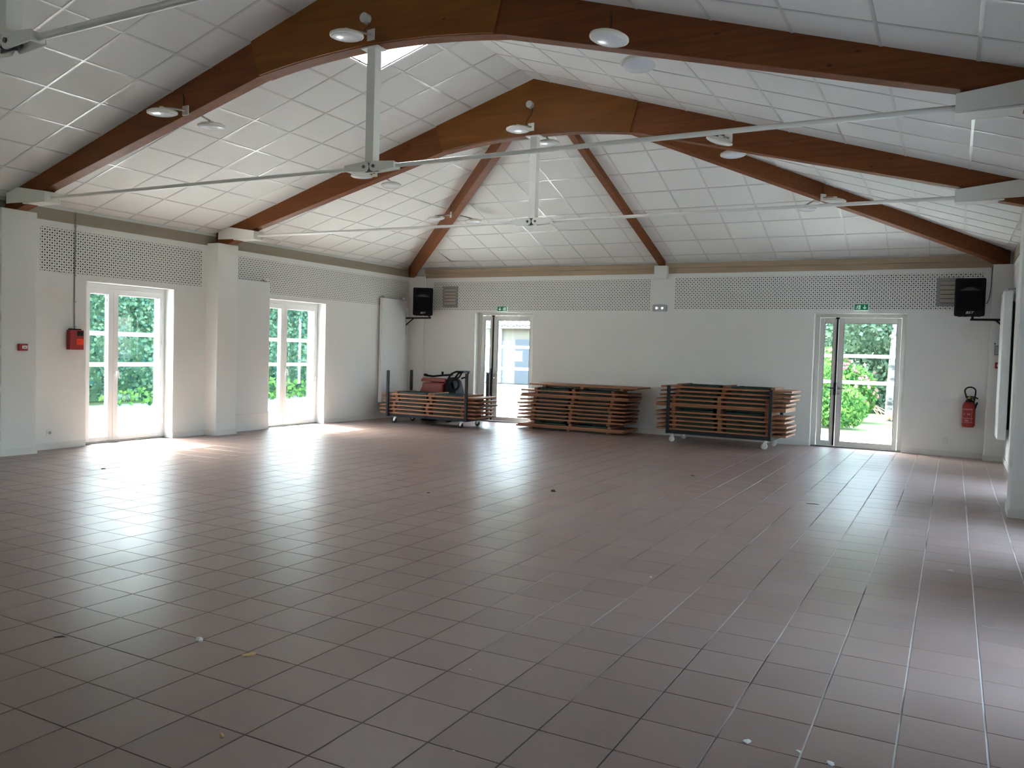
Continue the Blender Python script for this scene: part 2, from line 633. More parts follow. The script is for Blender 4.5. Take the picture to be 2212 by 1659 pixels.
def text_mesh(name, body, size, mtx, mat, parent, shear=0.0, extrude=0.0008):
    cu = bpy.data.curves.new(name, 'FONT')
    cu.body = body
    cu.size = size
    cu.shear = shear
    cu.extrude = extrude
    cu.align_x = 'CENTER'
    cu.align_y = 'CENTER'
    t = bpy.data.objects.new(name + '_c', cu)
    COL.objects.link(t)
    bpy.context.view_layer.update()
    me = bpy.data.meshes.new_from_object(t.evaluated_get(bpy.context.evaluated_depsgraph_get()))
    bpy.data.objects.remove(t)
    me.transform(mtx)
    me.materials.clear()
    me.materials.append(MATS[mat])
    me.name = name
    o = bpy.data.objects.new(name, me)
    COL.objects.link(o)
    o.parent = parent
    return o


# ------------------------------------------------------------------ room dimensions (metres)
XL, XR, YB, YF = -10.66, 0.755, 15.10, -2.4
WT = 0.44                                   # wall thickness
XC = -4.92                                  # ridge line
ZR = 5.004                                  # ceiling height at the ridge
AL = (ZR - 3.258) / (XC - XL)
AR = (ZR - 3.258) / (XR - XC)
YH = 9.70                                   # where the hip end starts
AB = (ZR - 3.258) / (YB - YH)
ZW = 3.056                                  # top of the plastered wall
DH = 2.30                                   # door head
TRUSS = (2.90, 6.30, 9.69)                  # truss centre planes
PIL = ((2.66, 3.10), (6.05, 6.50), (9.45, 9.87))


def zl(x): return ZR - AL * (XC - x)
def zr(x): return ZR - AR * (x - XC)
def zb(y): return ZR - AB * (y - YH)


# door openings
DL = [(7.366, 8.825), (10.86, 12.33)]
DR = [(4.00, 5.46), (7.366, 8.825), (10.86, 12.33)]
DF = [(-9.2, -7.74)]  # unseen opening behind the camera, added to let light onto camera-facing surfaces
DB = [(-8.967, -7.585), (-2.148, -0.700)]


def wall_with_doors(name, fn, u0, u1, doors, ztop):
    m = MB(fn)
    cur = u0
    for a, b in doors:
        m.box(cur, a, 0, WT, -0.05, ZW)
        m.box(a, b, 0, WT, DH, ZW)
        m.box(a, b, 0.18, WT, -0.05, -0.012)
        cur = b
    m.box(cur, u1, 0, WT, -0.05, ZW)
    m.box(u0, u1, 0.012, WT, ZW, ztop)
    return struct(m.build(name, 'wall_paint'))


FL = lambda u, v, z: (XL - v, u, z)
FB = lambda u, v, z: (u, YB + v, z)
FR = lambda u, v, z: (XR + v, u, z)
wl = wall_with_doors('wall_left', FL, YF, YB + WT, DL, 3.45)
wb = wall_with_doors('wall_back', FB, XL, XR, DB, 3.45)
wr = wall_with_doors('wall_right', FR, YF, YB + WT, DR, 3.45)
FF = lambda u, v, z: (u, YF - v, z)
wf = wall_with_doors('wall_front', FF, XL - WT, XR + WT, DF, 5.4)

# perforated acoustic plasterboard bands
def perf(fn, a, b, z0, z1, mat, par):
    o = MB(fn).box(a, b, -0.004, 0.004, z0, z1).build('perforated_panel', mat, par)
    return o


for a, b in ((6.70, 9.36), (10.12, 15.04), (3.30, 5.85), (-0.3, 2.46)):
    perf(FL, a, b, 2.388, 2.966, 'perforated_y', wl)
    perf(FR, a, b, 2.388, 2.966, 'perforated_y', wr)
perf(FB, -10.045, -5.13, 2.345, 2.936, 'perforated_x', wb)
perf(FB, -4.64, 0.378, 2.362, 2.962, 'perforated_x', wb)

# pilasters and corner piers
for k, (a, b) in enumerate(PIL):
    struct(MB().box(XL - 0.01, -10.40, a, b, 0, 3.088).build('pilaster', 'wall_paint', bevel=0.008))
    struct(MB().box(0.55, XR + 0.01, a + 0.02, b + 0.03, 0, 3.088).build('pilaster', 'wall_paint', bevel=0.008))
struct(MB().box(XL - 0.01, -10.25, 15.05, YB + 0.01, 0, 3.075).build('corner_pier', 'wall_paint', bevel=0.006))
struct(MB().box(0.488, XR + 0.01, 14.86, YB + 0.01, 0, 3.06).build('corner_pier', 'wall_paint', bevel=0.006))
struct(MB().box(-5.02, -4.775, 14.97, YB + 0.01, 2.95, 3.175).box(-5.005, -4.79, 14.985, 15.10, 2.93, 2.95).build('corbel', 'wall_paint', bevel=0.006))

# skirting boards
def skirting(name, segs, fn):
    m = MB(fn)
    for a, b in segs:
        m.box(a, b, -0.012, 0.01, 0, 0.088)
    return struct(m.build(name, 'skirting_paint', bevel=0.003))


skirting('baseboard_left', [(YF, 2.66), (3.10, 6.05), (6.50, 7.366), (8.825, 9.45), (9.87, 10.86), (12.33, 15.05)], FL)
skirting('baseboard_right', [(YF, 2.68), (3.13, 4.0), (5.46, 6.05), (6.53, 7.366), (8.825, 9.47), (9.90, 10.86), (12.33, 14.86)], FR)
skirting('baseboard_back', [(-10.25, -8.967), (-7.585, -2.148), (-0.700, 0.488)], FB)
m = MB()
for a, b in PIL:
    m.box(-10.41, -10.388, a - 0.012, b + 0.012, 0, 0.088).box(XL, -10.40, a - 0.012, a + 0.01, 0, 0.088).box(XL, -10.40, b - 0.01, b + 0.012, 0, 0.088)
    m.box(0.538, 0.56, a + 0.008, b + 0.042, 0, 0.088).box(0.55, XR, a + 0.008, a + 0.03, 0, 0.088).box(0.55, XR, b + 0.02, b + 0.042, 0, 0.088)
m.box(0.476, 0.50, 14.848, 15.09, 0, 0.088).box(0.488, XR, 14.848, 14.87, 0, 0.088)
struct(m.build('baseboard_pilaster', 'skirting_paint', bevel=0.003))
# reveals' little skirting inside the door openings is part of the wall colour

# timber wall plates under the ceiling
struct(MB().box(XL - 0.012, XL + 0.012, YF, 15.05, ZW, 3.215).build('trim_1', 'pale_board', bevel=0.003))
struct(MB().box(XR - 0.012, XR + 0.012, YF, 14.86, ZW, 3.215).build('trim_2', 'pale_board', bevel=0.003))
struct(MB().box(-10.25, 0.488, YB - 0.012, YB + 0.012, 3.035, 3.135).build('trim_3', 'pale_board_back', bevel=0.003))
struct(MB().box(-10.25, 0.488, YB - 0.045, YB + 0.012, 3.135, 3.222).build('trim_4', 'pale_board_back', bevel=0.003))

# ------------------------------------------------------------------ floor
fl = struct(MB().box(XL - 0.2, XR + 0.2, YF - 0.05, YB + 0.2, -0.06, -0.0028).build('floor', 'grout'))
GX = 11.4126
GY = -10.2564
tiles = []
gap, gapy = 0.0036, 0.0021
for i in range(-24, 15):
    x0, x1 = (i - GX) * S, (i + 1 - GX) * S
    x0c, x1c = max(x0 + gap, XL), min(x1 - gap, XR)
    if x1c - x0c < 0.01:
        continue
    for j in range(-19, 39):
        y0, y1 = (j - GY) * S, (j + 1 - GY) * S
        y0c, y1c = max(y0 + gapy, YF), min(y1 - gapy, YB)
        if y1c - y0c < 0.01:
            continue
        ps = [pix((x, y, 0)) for x, y in ((x0c, y0c), (x1c, y0c), (x1c, y1c), (x0c, y1c))]
        area = 0
        if all(ps):
            cx = sum(p[0] for p in ps) / 4
            cy = sum(p[1] for p in ps) / 4
            if -40 < cx < 2252 and -40 < cy < 1700:
                area = abs(sum(ps[k][0] * ps[(k + 1) % 4][1] - ps[(k + 1) % 4][0] * ps[k][1] for k in range(4))) / 2
        tiles.append((area, x0c, x1c, y0c, y1c))
tiles.sort(reverse=True)


def tile_geo(m, x0, x1, y0, y1, tx, ty, dz):
    cx, cy = (x0 + x1) / 2, (y0 + y1) / 2
    c = 0.0012
    def zz(x, y): return dz + tx * (x - cx) + ty * (y - cy)
    top = [(x0 + c, y0 + c), (x1 - c, y0 + c), (x1 - c, y1 - c), (x0 + c, y1 - c)]
    out = [(x0, y0), (x1, y0), (x1, y1), (x0, y1)]
    vs = [(x, y, zz(x, y)) for x, y in top] + [(x, y, zz(x, y) - 0.0009) for x, y in out] + [(x, y, -0.006) for x, y in out]
    fs = [(0, 1, 2, 3)] + [(a, 4 + a, 4 + (a + 1) % 4, (a + 1) % 4) for a in range(4)] + [(4 + a, 8 + a, 8 + (a + 1) % 4, 4 + (a + 1) % 4) for a in range(4)]
    m.add(vs, fs)


fs_ = S - 2 * gap
fy_ = S - 2 * gapy
full_me = None
rest = MB()
nt_ = 0
for area, x0, x1, y0, y1 in tiles:
    tx, ty, dz = random.gauss(0, 0.0011), random.gauss(0, 0.0011), random.uniform(-0.0003, 0.0003)
    if nt_ < 300 and area > 0:
        nt_ += 1
        if abs(x1 - x0 - fs_) < 1e-4 and abs(y1 - y0 - fy_) < 1e-4:
            if full_me is None:
                mm = MB()
                tile_geo(mm, -fs_ / 2, fs_ / 2, -fy_ / 2, fy_ / 2, 0, 0, 0)
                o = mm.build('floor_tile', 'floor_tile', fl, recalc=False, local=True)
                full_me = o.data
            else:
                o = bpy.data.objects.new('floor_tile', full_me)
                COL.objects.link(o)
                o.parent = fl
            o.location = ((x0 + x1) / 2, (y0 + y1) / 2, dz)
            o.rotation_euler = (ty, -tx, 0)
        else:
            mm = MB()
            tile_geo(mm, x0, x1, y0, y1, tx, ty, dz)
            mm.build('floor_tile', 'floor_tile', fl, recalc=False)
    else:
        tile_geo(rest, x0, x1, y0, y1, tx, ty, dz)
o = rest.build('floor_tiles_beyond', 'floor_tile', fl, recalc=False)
o['kind'] = 'stuff'

# ------------------------------------------------------------------ ceiling
ceil = sroot('ceiling', (XC, 6.0, ZR))


def clip(poly, nx, ny, d):
    """keep points with nx*x+ny*y<=d"""
    out = []
    for i, p in enumerate(poly):
        q = poly[(i + 1) % len(poly)]
        a, b = nx * p[0] + ny * p[1] - d, nx * q[0] + ny * q[1] - d
        if a <= 0:
            out.append(p)
        if a * b < 0:
            t = a / (a - b)
            out.append((p[0] + t * (q[0] - p[0]), p[1] + t * (q[1] - p[1])))
    return out


def clip_to(poly, region):
    n = len(region)
    for i in range(n):
        (x0, y0), (x1, y1) = region[i], region[(i + 1) % n]      # counter-clockwise region
        ex, ey = x1 - x0, y1 - y0
        poly = clip(poly, ey, -ex, ey * x0 - ex * y0)
        if len(poly) < 3:
            return []
    return poly


def parea(p):
    return abs(sum(p[i][0] * p[(i + 1) % len(p)][1] - p[(i + 1) % len(p)][0] * p[i][1] for i in range(len(p)))) / 2


def rng(o, p, a, b):
    k = math.ceil((a - o) / p)
    out = []
    while o + k * p < b:
        out.append(o + k * p)
        k += 1
    return out


SKY = (-6.0, -5.22, 6.95, 7.75)           # skylight opening in plan
SKT = 0.03
T0, T1, T2 = TRUSS
rect = lambda a, b, c, d: [(a, c), (b, c), (b, d), (a, d)]
hipL = lambda y: XC - (y - YH) / (YB - YH) * (XC - XL)
hipR = lambda y: XC + (y - YH) / (YB - YH) * (XR - XC)
regions = [
    (zl, -7.0, 0.582, 4.588, 0.6, [rect(XL, XC, YF, T0)]),
    (zl, -7.0, 0.582, 5.188, 0.6, [rect(XL, XC, T0, T1)]),
    (zl, -7.0, 0.582, 7.42, 0.6, [rect(XL, SKY[0], T1, T2), rect(SKY[1], XC, T1, T2), rect(SKY[0], SKY[1], T1, SKY[2]), rect(SKY[0], SKY[1], SKY[3], T2)]),
    (zl, -7.0, 0.582, 10.35, 0.6, [[(XL, T2), (hipL(T2 + .01), T2), (XL, YB)]]),
    (zr, -0.534, 0.592, 4.58, 0.6, [rect(XC, XR, YF, T0)]),
    (zr, -0.534, 0.592, 5.18, 0.6, [rect(XC, XR, T0, T1)]),
    (zr, -0.534, 0.592, 7.42, 0.6, [rect(XC, XR, T1, T2)]),
    (zr, -0.534, 0.592, 10.35, 0.6, [[(hipR(T2 + .01), T2), (XR, T2), (XR, YB)]]),
    (None, -7.045, 0.603, 13.72, 0.562, [[(XC, YH), (XR, YB), (XL, YB)]]),
]
cells = []
bars = []
for zf, ox, px_, oy, py_, regs in regions:
    zz = (lambda x, y, zf=zf: zf(x)) if zf else (lambda x, y: zb(y))
    xs = rng(ox, px_, XL - 1.2, XR + 1.2)
    ys = rng(oy, py_, YF - 1.2, YB + 1.2)
    for reg in regs:
        bx0, bx1 = min(p[0] for p in reg), max(p[0] for p in reg)
        by0, by1 = min(p[1] for p in reg), max(p[1] for p in reg)
        for x0, x1 in zip(xs, xs[1:]):
            if x1 < bx0 or x0 > bx1:
                continue
            for y0, y1 in zip(ys, ys[1:]):
                if y1 < by0 or y0 > by1:
                    continue
                full = rect(x0 + 0.011, x1 - 0.011, y0 + 0.011, y1 - 0.011)
                p = clip_to(full, reg)
                if len(p) < 3 or parea(p) < 0.002:
                    continue
                pp = [pix((x, y, zz(x, y))) for x, y in p]
                ar = 0
                if all(pp):
                    cx = sum(q[0] for q in pp) / len(pp)
                    cy = sum(q[1] for q in pp) / len(pp)
                    if -60 < cx < 2272 and -60 < cy < 1659:
                        ar = parea(pp)
                cells.append((ar, p, zz))
        for x in xs:
            if bx0 - 0.02 < x < bx1 + 0.02:
                q = clip_to(rect(x - 0.012, x + 0.012, by0, by1), reg)
                if len(q) >= 3:
                    bars.append((q, zz, 0.0))
        for y in ys:
            if by0 - 0.02 < y < by1 + 0.02:
                q = clip_to(rect(bx0, bx1, y - 0.012, y + 0.012), reg)
                if len(q) >= 3:
                    bars.append((q, zz, 0.0006))
cells.sort(key=lambda c: -c[0])


def slab(m, p, zz, lo, hi, lift=None):
    n = len(p)
    def z(x, y): return zz(x, y) + (lift(x, y) if lift else 0)
    vs = [(x, y, z(x, y) + lo) for x, y in p] + [(x, y, z(x, y) + hi) for x, y in p]
    m.add(vs, [list(range(n - 1, -1, -1)), list(range(n, 2 * n))] + [(i, (i + 1) % n, n + (i + 1) % n, n + i) for i in range(n)])


restc = MB()
for k, (ar, p, zz) in enumerate(cells):
    cx, cy = sum(q[0] for q in p) / len(p), sum(q[1] for q in p) / len(p)
    lift = None
    pc = pix((cx, cy, zz(cx, cy)))
    if pc and abs(pc[0] - 1008) < 24 and abs(pc[1] - 552) < 8 and len(p) == 4:      # badly cut tile beside the hip rafter
        x_, y_ = min(q[0] for q in p), max(q[1] for q in p)
        p = [(q[0] + 0.035, q[1] - 0.05) if abs(q[0] - x_) + abs(q[1] - y_) < 0.01 else q for q in p]
    if k < 300 and ar > 0:
        mm = MB()
        slab(mm, p, zz, 0.005, 0.02, lift)
        mm.build('ceiling_tile', 'ceiling_tile', ceil, recalc=False)
    else:
        slab(restc, p, zz, 0.005, 0.02, lift)
o = restc.build('ceiling_tiles_beyond', 'ceiling_tile', ceil, recalc=False)
o['kind'] = 'stuff'
for q, zz, dz in bars:
    mm = MB()
    slab(mm, q, zz, -dz, 0.03)
    mm.build('grid_bar', 'grid_metal', ceil, recalc=False)

# roof deck that keeps the daylight out above the tiles, with the skylight shaft left open
deck = MB()
E_ = 0.35
for reg in (rect(XL - E_ - .1, SKY[0] - .02, YF - .3, T2 + .02), rect(SKY[1] + .02, XC, YF - .3, T2 + .02), rect(SKY[0] - .02, SKY[1] + .02, YF - .3, SKY[2] - .02), rect(SKY[0] - .02, SKY[1] + .02, SKY[3] + .02, T2 + .02)):
    slab(deck, reg, lambda x, y: zl(x), 0.16, 0.24)
slab(deck, rect(XC, XR + E_ + .1, YF - .3, T2 + .02), lambda x, y: zr(x), 0.16, 0.24)
ex = E_ / (YB - YH)
slab(deck, [(XL - E_, T2), (XC, T2), (XL - E_ - 0.02, YB + E_)], lambda x, y: zl(x), 0.16, 0.24)
slab(deck, [(XC, T2), (XR + E_, T2), (XR + E_ + 0.02, YB + E_)], lambda x, y: zr(x), 0.16, 0.24)
slab(deck, [(XC, YH - .03), (XR + E_ + 0.02, YB + E_), (XL - E_ - 0.02, YB + E_)], lambda x, y: zb(y), 0.16, 0.24)
struct(deck.build('roof', 'roof_dark', recalc=False))

win = sroot('window_1', ((SKY[0] + SKY[1]) / 2, (SKY[2] + SKY[3]) / 2, zl(SKY[0])))
sh = MB()
for x0, x1, y0, y1 in ((SKY[0] - SKT, SKY[0], SKY[2] - SKT, SKY[3] + SKT), (SKY[1], SKY[1] + SKT, SKY[2] - SKT, SKY[3] + SKT), (SKY[0], SKY[1], SKY[2] - SKT, SKY[2]), (SKY[0], SKY[1], SKY[3], SKY[3] + SKT)):
    slab(sh, rect(x0, x1, y0, y1), lambda x, y: zl(x), -0.002, 0.30)
sh.build('window_frame', 'pvc_white', win, recalc=False)
gp = MB()
slab(gp, rect(SKY[0], SKY[1], SKY[2], SKY[3]), lambda x, y: zl(x), 0.27, 0.275)
gp.build('window_pane', 'skylight_glass', win, recalc=False)

# ------------------------------------------------------------------ roof trusses
PW = 0.145                                   # beam width


def under(d):
    """underside of a glulam rafter at distance d from the ridge"""
    d = abs(d)
    if d < 1.42:
        return 4.300 - 0.055 * d * d
    return 4.189 - 0.255 * (d - 1.42)


def truss(yc, label):
    t = thing('roof_truss', label, 'truss', (XC, yc, 3.1), group='glulam roof trusses')
    y0, y1 = yc - PW / 2, yc + PW / 2
    for s in (-1, 1):
        D = (XC - XL) if s < 0 else (XR - XC)
        zt = (lambda d: ZR - AL * d) if s < 0 else (lambda d: ZR - AR * d)
        top = [(0, zt(0) + 0.05), (D - 0.03, zt(D - 0.03) + 0.05)]
        bot = [(D - 0.03, 3.09), (5.46, 3.09), (5.22, 3.15), (4.90, 3.302)]
        ds = [4.6, 4.0, 3.3, 2.6, 2.0, 1.42, 1.25, 1.05, 0.85, 0.65, 0.45, 0.25, 0.0]
        poly = [(XC + s * d, z) for d, z in top + bot + [(d, under(d)) for d in ds]]
        MB().prism(poly, 'y', y0, y1).build('rafter', 'glulam', t, bevel=0.004)
    for ya, yb in ((y0 - 0.022, y0), (y1, y1 + 0.022)):
        poly = [(XC - 1.50, ZR - AL * 1.50 + 0.02), (XC, ZR + 0.02), (XC + 1.43, ZR - AR * 1.43 + 0.02)]
        poly += [(XC + d, under(d) + 0.006) for d in (1.33, 1.2, 1.0, 0.8, 0.6, 0.4, 0.2, 0, -0.2, -0.4, -0.6, -0.8, -1.0, -1.2, -1.38)]
        MB().prism(poly, 'y', ya, yb).build('gusset_panel', 'gusset_ply', t, bevel=0.003)
    # king post: square white tube with top plate
    kp = MB().box(XC - 0.048, XC + 0.048, yc - 0.048, yc + 0.048, 3.235, 4.30).box(XC - 0.11, XC + 0.09, yc - 0.07, yc + 0.07, 4.285, 4.303)
    kp.build('king_post', 'white_steel', t, bevel=0.004)
    zt_ = 3.192
    MB().prism([(XC - 0.075, 3.15), (XC + 0.075, 3.15), (XC + 0.05, 3.25), (XC - 0.05, 3.25)], 'y', yc - 0.006, yc + 0.006).build('node_plate', 'bolt_steel', t)
    for s in (-1, 1):
        c = MB()
        for ya in (yc - 0.052, yc + 0.040):
            n = 10
            poly = [(XC + s * (0.055 + 0.048 * math.cos(a)), zt_ + 0.048 * math.sin(a)) for a in [math.pi / 2 + math.pi * i / n for i in range(n + 1)]]
            poly += [(XC + s * 0.29, zt_ - 0.030), (XC + s * 0.29, zt_ + 0.030)]
            c.prism(poly, 'y', ya, ya + 0.012)
        c.box(XC + s * 0.272 - 0.012, XC + s * 0.272 + 0.012, yc - 0.04, yc + 0.04, zt_ - 0.028, zt_ + 0.028)
        cv = c.build('clevis', 'white_steel', t, bevel=0.002)
        b = MB().cyl((XC + s * 0.055, yc - 0.062, zt_), (XC + s * 0.055, yc + 0.062, zt_), 0.016, n=8)
        b.build('bolt', 'bolt_steel', cv)
        xe = XC + s * 4.86
        MB().cyl((XC + s * 0.28, yc, zt_), (xe + s * 0.1, yc, 3.205), 0.0205, n=14).build('tie_rod', 'tie_steel', t, smooth=True)
        # steel shoe clasping the rafter end
        D = (XC - XL) if s < 0 else (XR - XC)
        A_ = AL if s < 0 else AR
        dz = ZR - A_ * 5.42
        poly = [(XC + s * 4.86, 3.155), (XC + s * (D - 0.10), 3.165), (XC + s * (D - 0.10), ZR - A_ * (D - 0.10)), (XC + s * 5.42, dz), (XC + s * 4.86, 3.272)]
        sh_ = MB()
        for ya, yb in ((y0 - 0.030, y0 - 0.018), (y1 + 0.018, y1 + 0.030)):
            sh_.prism(poly, 'y', ya, yb)
        sh_.box(min(XC + s * 4.86, XC + s * 5.30), max(XC + s * 4.86, XC + s * 5.30), y0 - 0.030, y1 + 0.030, 3.143, 3.157)
        sh_.box(min(XC + s * 4.87, XC + s * 4.885), max(XC + s * 4.87, XC + s * 4.885), y0 - 0.02, y1 + 0.02, 3.155, 3.275)
        sh_.build('steel_shoe', 'white_steel', t, bevel=0.002)
    return t


truss(T0, 'nearest roof truss, only its white king post and tie rod showing at top left')
truss(T1, 'large curved brown glulam truss with white tie rod crossing the upper picture')
truss(T2, 'farther curved brown glulam truss standing where the hip rafters start')


def rafter(name, label, p0, p1, w, depth, zf0, zf1, ends):
    """straight rafter under a ceiling line; p0,p1 plan points"""
    a, b = Vector((p0[0], p0[1], 0)), Vector((p1[0], p1[1], 0))
    d = (b - a).normalized()
    nrm = Vector((-d.y, d.x, 0)) * w / 2
    m = MB()
    vs = []
    for p, zt in ((a, zf0), (b, zf1)):
        for q, z in ((p - nrm, zt + 0.05), (p + nrm, zt + 0.05), (p + nrm, zt - depth), (p - nrm, zt - depth)):
            vs.append((q.x, q.y, z))
    m.add(vs, [(0, 1, 2, 3), (7, 6, 5, 4), (0, 4, 5, 1), (1, 5, 6, 2), (2, 6, 7, 3), (3, 7, 4, 0)])
    if ends:
        e = b - d * 0.42
        q = [e - nrm, e + nrm, b + nrm, b - nrm]
        zt = zf1 + (zf0 - zf1) * 0.42 / (b - a).length
        vs = [(q[0].x, q[0].y, zt - depth), (q[1].x, q[1].y, zt - depth), (q[2].x, q[2].y, zf1 - depth), (q[3].x, q[3].y, zf1 - depth)]
        m.add(vs + [(q[2].x, q[2].y, 3.07), (q[3].x, q[3].y, 3.07), (e.x - nrm.x + d.x * .22, e.y - nrm.y + d.y * .22, 3.07), (e.x + nrm.x + d.x * .22, e.y + nrm.y + d.y * .22, 3.07)],
              [(0, 1, 7, 6), (2, 3, 5, 4), (6, 7, 4, 5), (0, 6, 5, 3), (1, 2, 4, 7)])
    return tag(m.build(name, 'glulam', bevel=0.004), label, 'beam', 'rafters of the hipped end')


def hip(t, s):
    return (XC + s * t * ((XR - XC) if s > 0 else (XC - XL)), YH + t * (YB - YH)), ZR - t * (ZR - 3.258)


for s, lab in ((-1, 'brown hip rafter running down to the corner above the left loudspeaker'), (1, 'brown hip rafter running down to the corner above the right loudspeaker')):
    p0, z0 = hip(0.012, s)
    p1, z1 = hip(0.985, s)
    rafter('hip_rafter', lab, p0, p1, 0.13, 0.235, z0, z1, True)
rafter('hip_rafter', 'slim straight brown rafter descending to the corbel at mid back wall', (-4.895, 10.3), (-4.895, YB - 0.03), 0.105, 0.105, zb(10.3), zb(YB - .03), False)


# ------------------------------------------------------------------ lamps on the beams
def lamp(label, anchor, out, tilt, drop=0.0, reach=0.30, cable=0.28, cable_lean=0.0):
    """anchor: point on the beam face; out: unit vector away from the beam; tilt: rotations of the disc"""
    o = Vector(out).normalized()
    side = Vector((-o.y, o.x, 0))
    a = Vector(anchor)
    t = thing('disc_lamp', label, 'lamp', a, group='round lamps on the beams')
    pl = MB()
    q = [a - side * 0.045, a + side * 0.045]
    vs = []
    for p in (q[0], q[1]):
        for dz in (-0.05, 0.05):
            for dd in (0.0, 0.012):
                r = p + o * dd
                vs.append((r.x, r.y, r.z + dz))
    pl.add(vs, [(0, 1, 3, 2), (4, 6, 7, 5), (0, 4, 5, 1), (2, 3, 7, 6), (0, 2, 6, 4), (1, 5, 7, 3)])
    pl.build('wall_plate', 'lamp_body', t)
    c = a + o * reach + Vector((0, 0, drop))
    R = Matrix.Rotation(tilt[0], 4, 'X') @ Matrix.Rotation(tilt[1], 4, 'Y')
    mt = Matrix.Translation(c) @ R
    top = mt @ Vector((0, 0, 0.045))
    MB().tube([a + o * 0.01, a + o * reach * 0.5 + Vector((0, 0, 0.01 + drop * .3)), top + Vector((0, 0, 0.004))], 0.011, 8).build('arm', 'lamp_arm', t, smooth=True)
    MB().lathe([(0, 0.062), (0.026, 0.060), (0.028, 0.040), (0, 0.038)], mt, 12).build('knuckle', 'lamp_body', t)
    body = MB().lathe([(0, 0.040), (0.05, 0.040), (0.115, 0.030), (0.150, 0.012), (0.153, -0.004), (0.148, -0.012), (0.138, -0.013), (0, -0.013)], mt, 36)
    bd = body.build('body', 'lamp_body', t, smooth=True)
    MB().lathe([(0, -0.012), (0.137, -0.012), (0.133, -0.020), (0.10, -0.030), (0.05, -0.036), (0, -0.038)], mt, 36).build('diffuser', 'lamp_diffuser', bd, smooth=True)
    if cable:
        n = 8
        pts = [a + o * 0.02 - side * (0.012) + Vector((0, 0, 0.05)) + Vector((0, 0, cable * i / n)) + side * (cable_lean * (i / n) ** 2) + o * (-0.012 * (i / n)) for i in range(n + 1)]
        MB().tube(pts, 0.005, 6).build('cable', 'black_cable', t)
    return t


front1, back1 = T1 - PW / 2, T1 + PW / 2
front2, back2 = T2 - PW / 2, T2 + PW / 2
rr = random.Random(3)
def tlamp(label, x, z, face, side, tilt, lean=0.0, cable=0, cable_lean=0.0):
    """lamp on a truss given by the centre of its disc"""
    lamp(label, (x + lean * 0.30 * side, face, z + 0.10), (lean, side, 0), tilt, -0.10, 0.30, cable, cable_lean)


tlamp('disc lamp on near face of the large truss, left rafter', -7.37, 3.872, front1, -1, (0.10, 0.02), 0, 0.13, -0.03)
tlamp('disc lamp behind the large truss, left rafter', -7.48, 3.93, back1, 1, (0.08, 0.02))
tlamp('disc lamp on near face of the large truss beside the king post', -4.93, 4.285, front1 - .022, -1, (0.06, 0.03), -0.15)
tlamp('disc lamp on near face of the large truss, right rafter', -2.41, 3.895, front1, -1, (-0.06, 0.14), 0.30, 0.16)
tlamp('disc lamp behind the large truss, right rafter', -2.44, 3.935, back1, 1, (-0.10, -0.02))
tlamp('disc lamp on near face of the farther truss, left rafter', -7.45, 3.895, front2, -1, (0.16, 0.10), 0, 0.12)
tlamp('disc lamp behind the farther truss, left rafter', -7.49, 3.912, back2, 1, (-0.05, -0.06))
tlamp('disc lamp on near face of the farther truss below a junction box', -4.97, 4.294, front2 - .022, -1, (0.02, 0.02), -0.12)
tlamp('disc lamp behind the farther truss beside its king post', -4.92, 4.303, back2 + .022, 1, (0.04, 0.02))
tlamp('steeply tilted disc lamp on near face of the farther truss, right rafter', -2.42, 3.918, front2, -1, (0.22, 0.36), -0.1, 0.12)
tlamp('disc lamp behind the farther truss, right rafter', -2.44, 3.936, back2, 1, (0.0, -0.03))
for s, t_, labs in ((-1, 0.52, ('disc lamp on the outer side of the left hip rafter', 'disc lamp on the inner side of the left hip rafter')),
                    (1, 0.55, ('disc lamp on the outer side of the right hip rafter', 'disc lamp on the inner side of the right hip rafter'))):
    (hx, hy), hz = hip(t_, s)
    dx, dy = s * ((XR - XC) if s > 0 else (XC - XL)), YB - YH
    L_ = math.hypot(dx, dy)
    n1 = Vector((dy * s, -dx * s, 0)) / L_            # towards the outside of the hall
    for k, lb in enumerate(labs):
        o_ = n1 if k == 0 else -n1
        a = Vector((hx, hy, hz - 0.215)) + o_ * 0.068
        lamp(lb, a, o_, (0.10 if k == 0 else -0.02, 0.10 * s), -0.09, 0.27, 0.12 if k == 0 else 0)

for yf, x, z, lab, tgt in ((front1 - .022, -4.935, 4.535, 'round grey junction box on the large truss above its lamp', (-4.90, 4.39)), (front2 - .022, -4.95, 4.675, 'round grey junction box on the farther truss above its lamp', (-4.97, 4.40))):
    jb = thing('junction_box', lab, 'box', (x, yf, z), group='round junction boxes')
    MB().cyl((x, yf, z), (x, yf - 0.055, z), 0.047, 0.044, 24).build('body', 'grey_plastic', jb, smooth=True)
    MB().cyl((x, yf - 0.055, z), (x, yf - 0.06, z), 0.046, 0.044, 24).build('lid', 'grey_plastic', jb, smooth=True)
    pts = []
    for i in range(9):
        f_ = i / 8
        pts.append((x + 0.03 + (tgt[0] - x - 0.03) * f_ + 0.02 * math.sin(f_ * 6), yf - 0.02 - 0.05 * f_, z - 0.045 + (tgt[1] - z + 0.045) * f_))
    MB().tube(pts, 0.005, 6).build('cable', 'black_cable', jb)

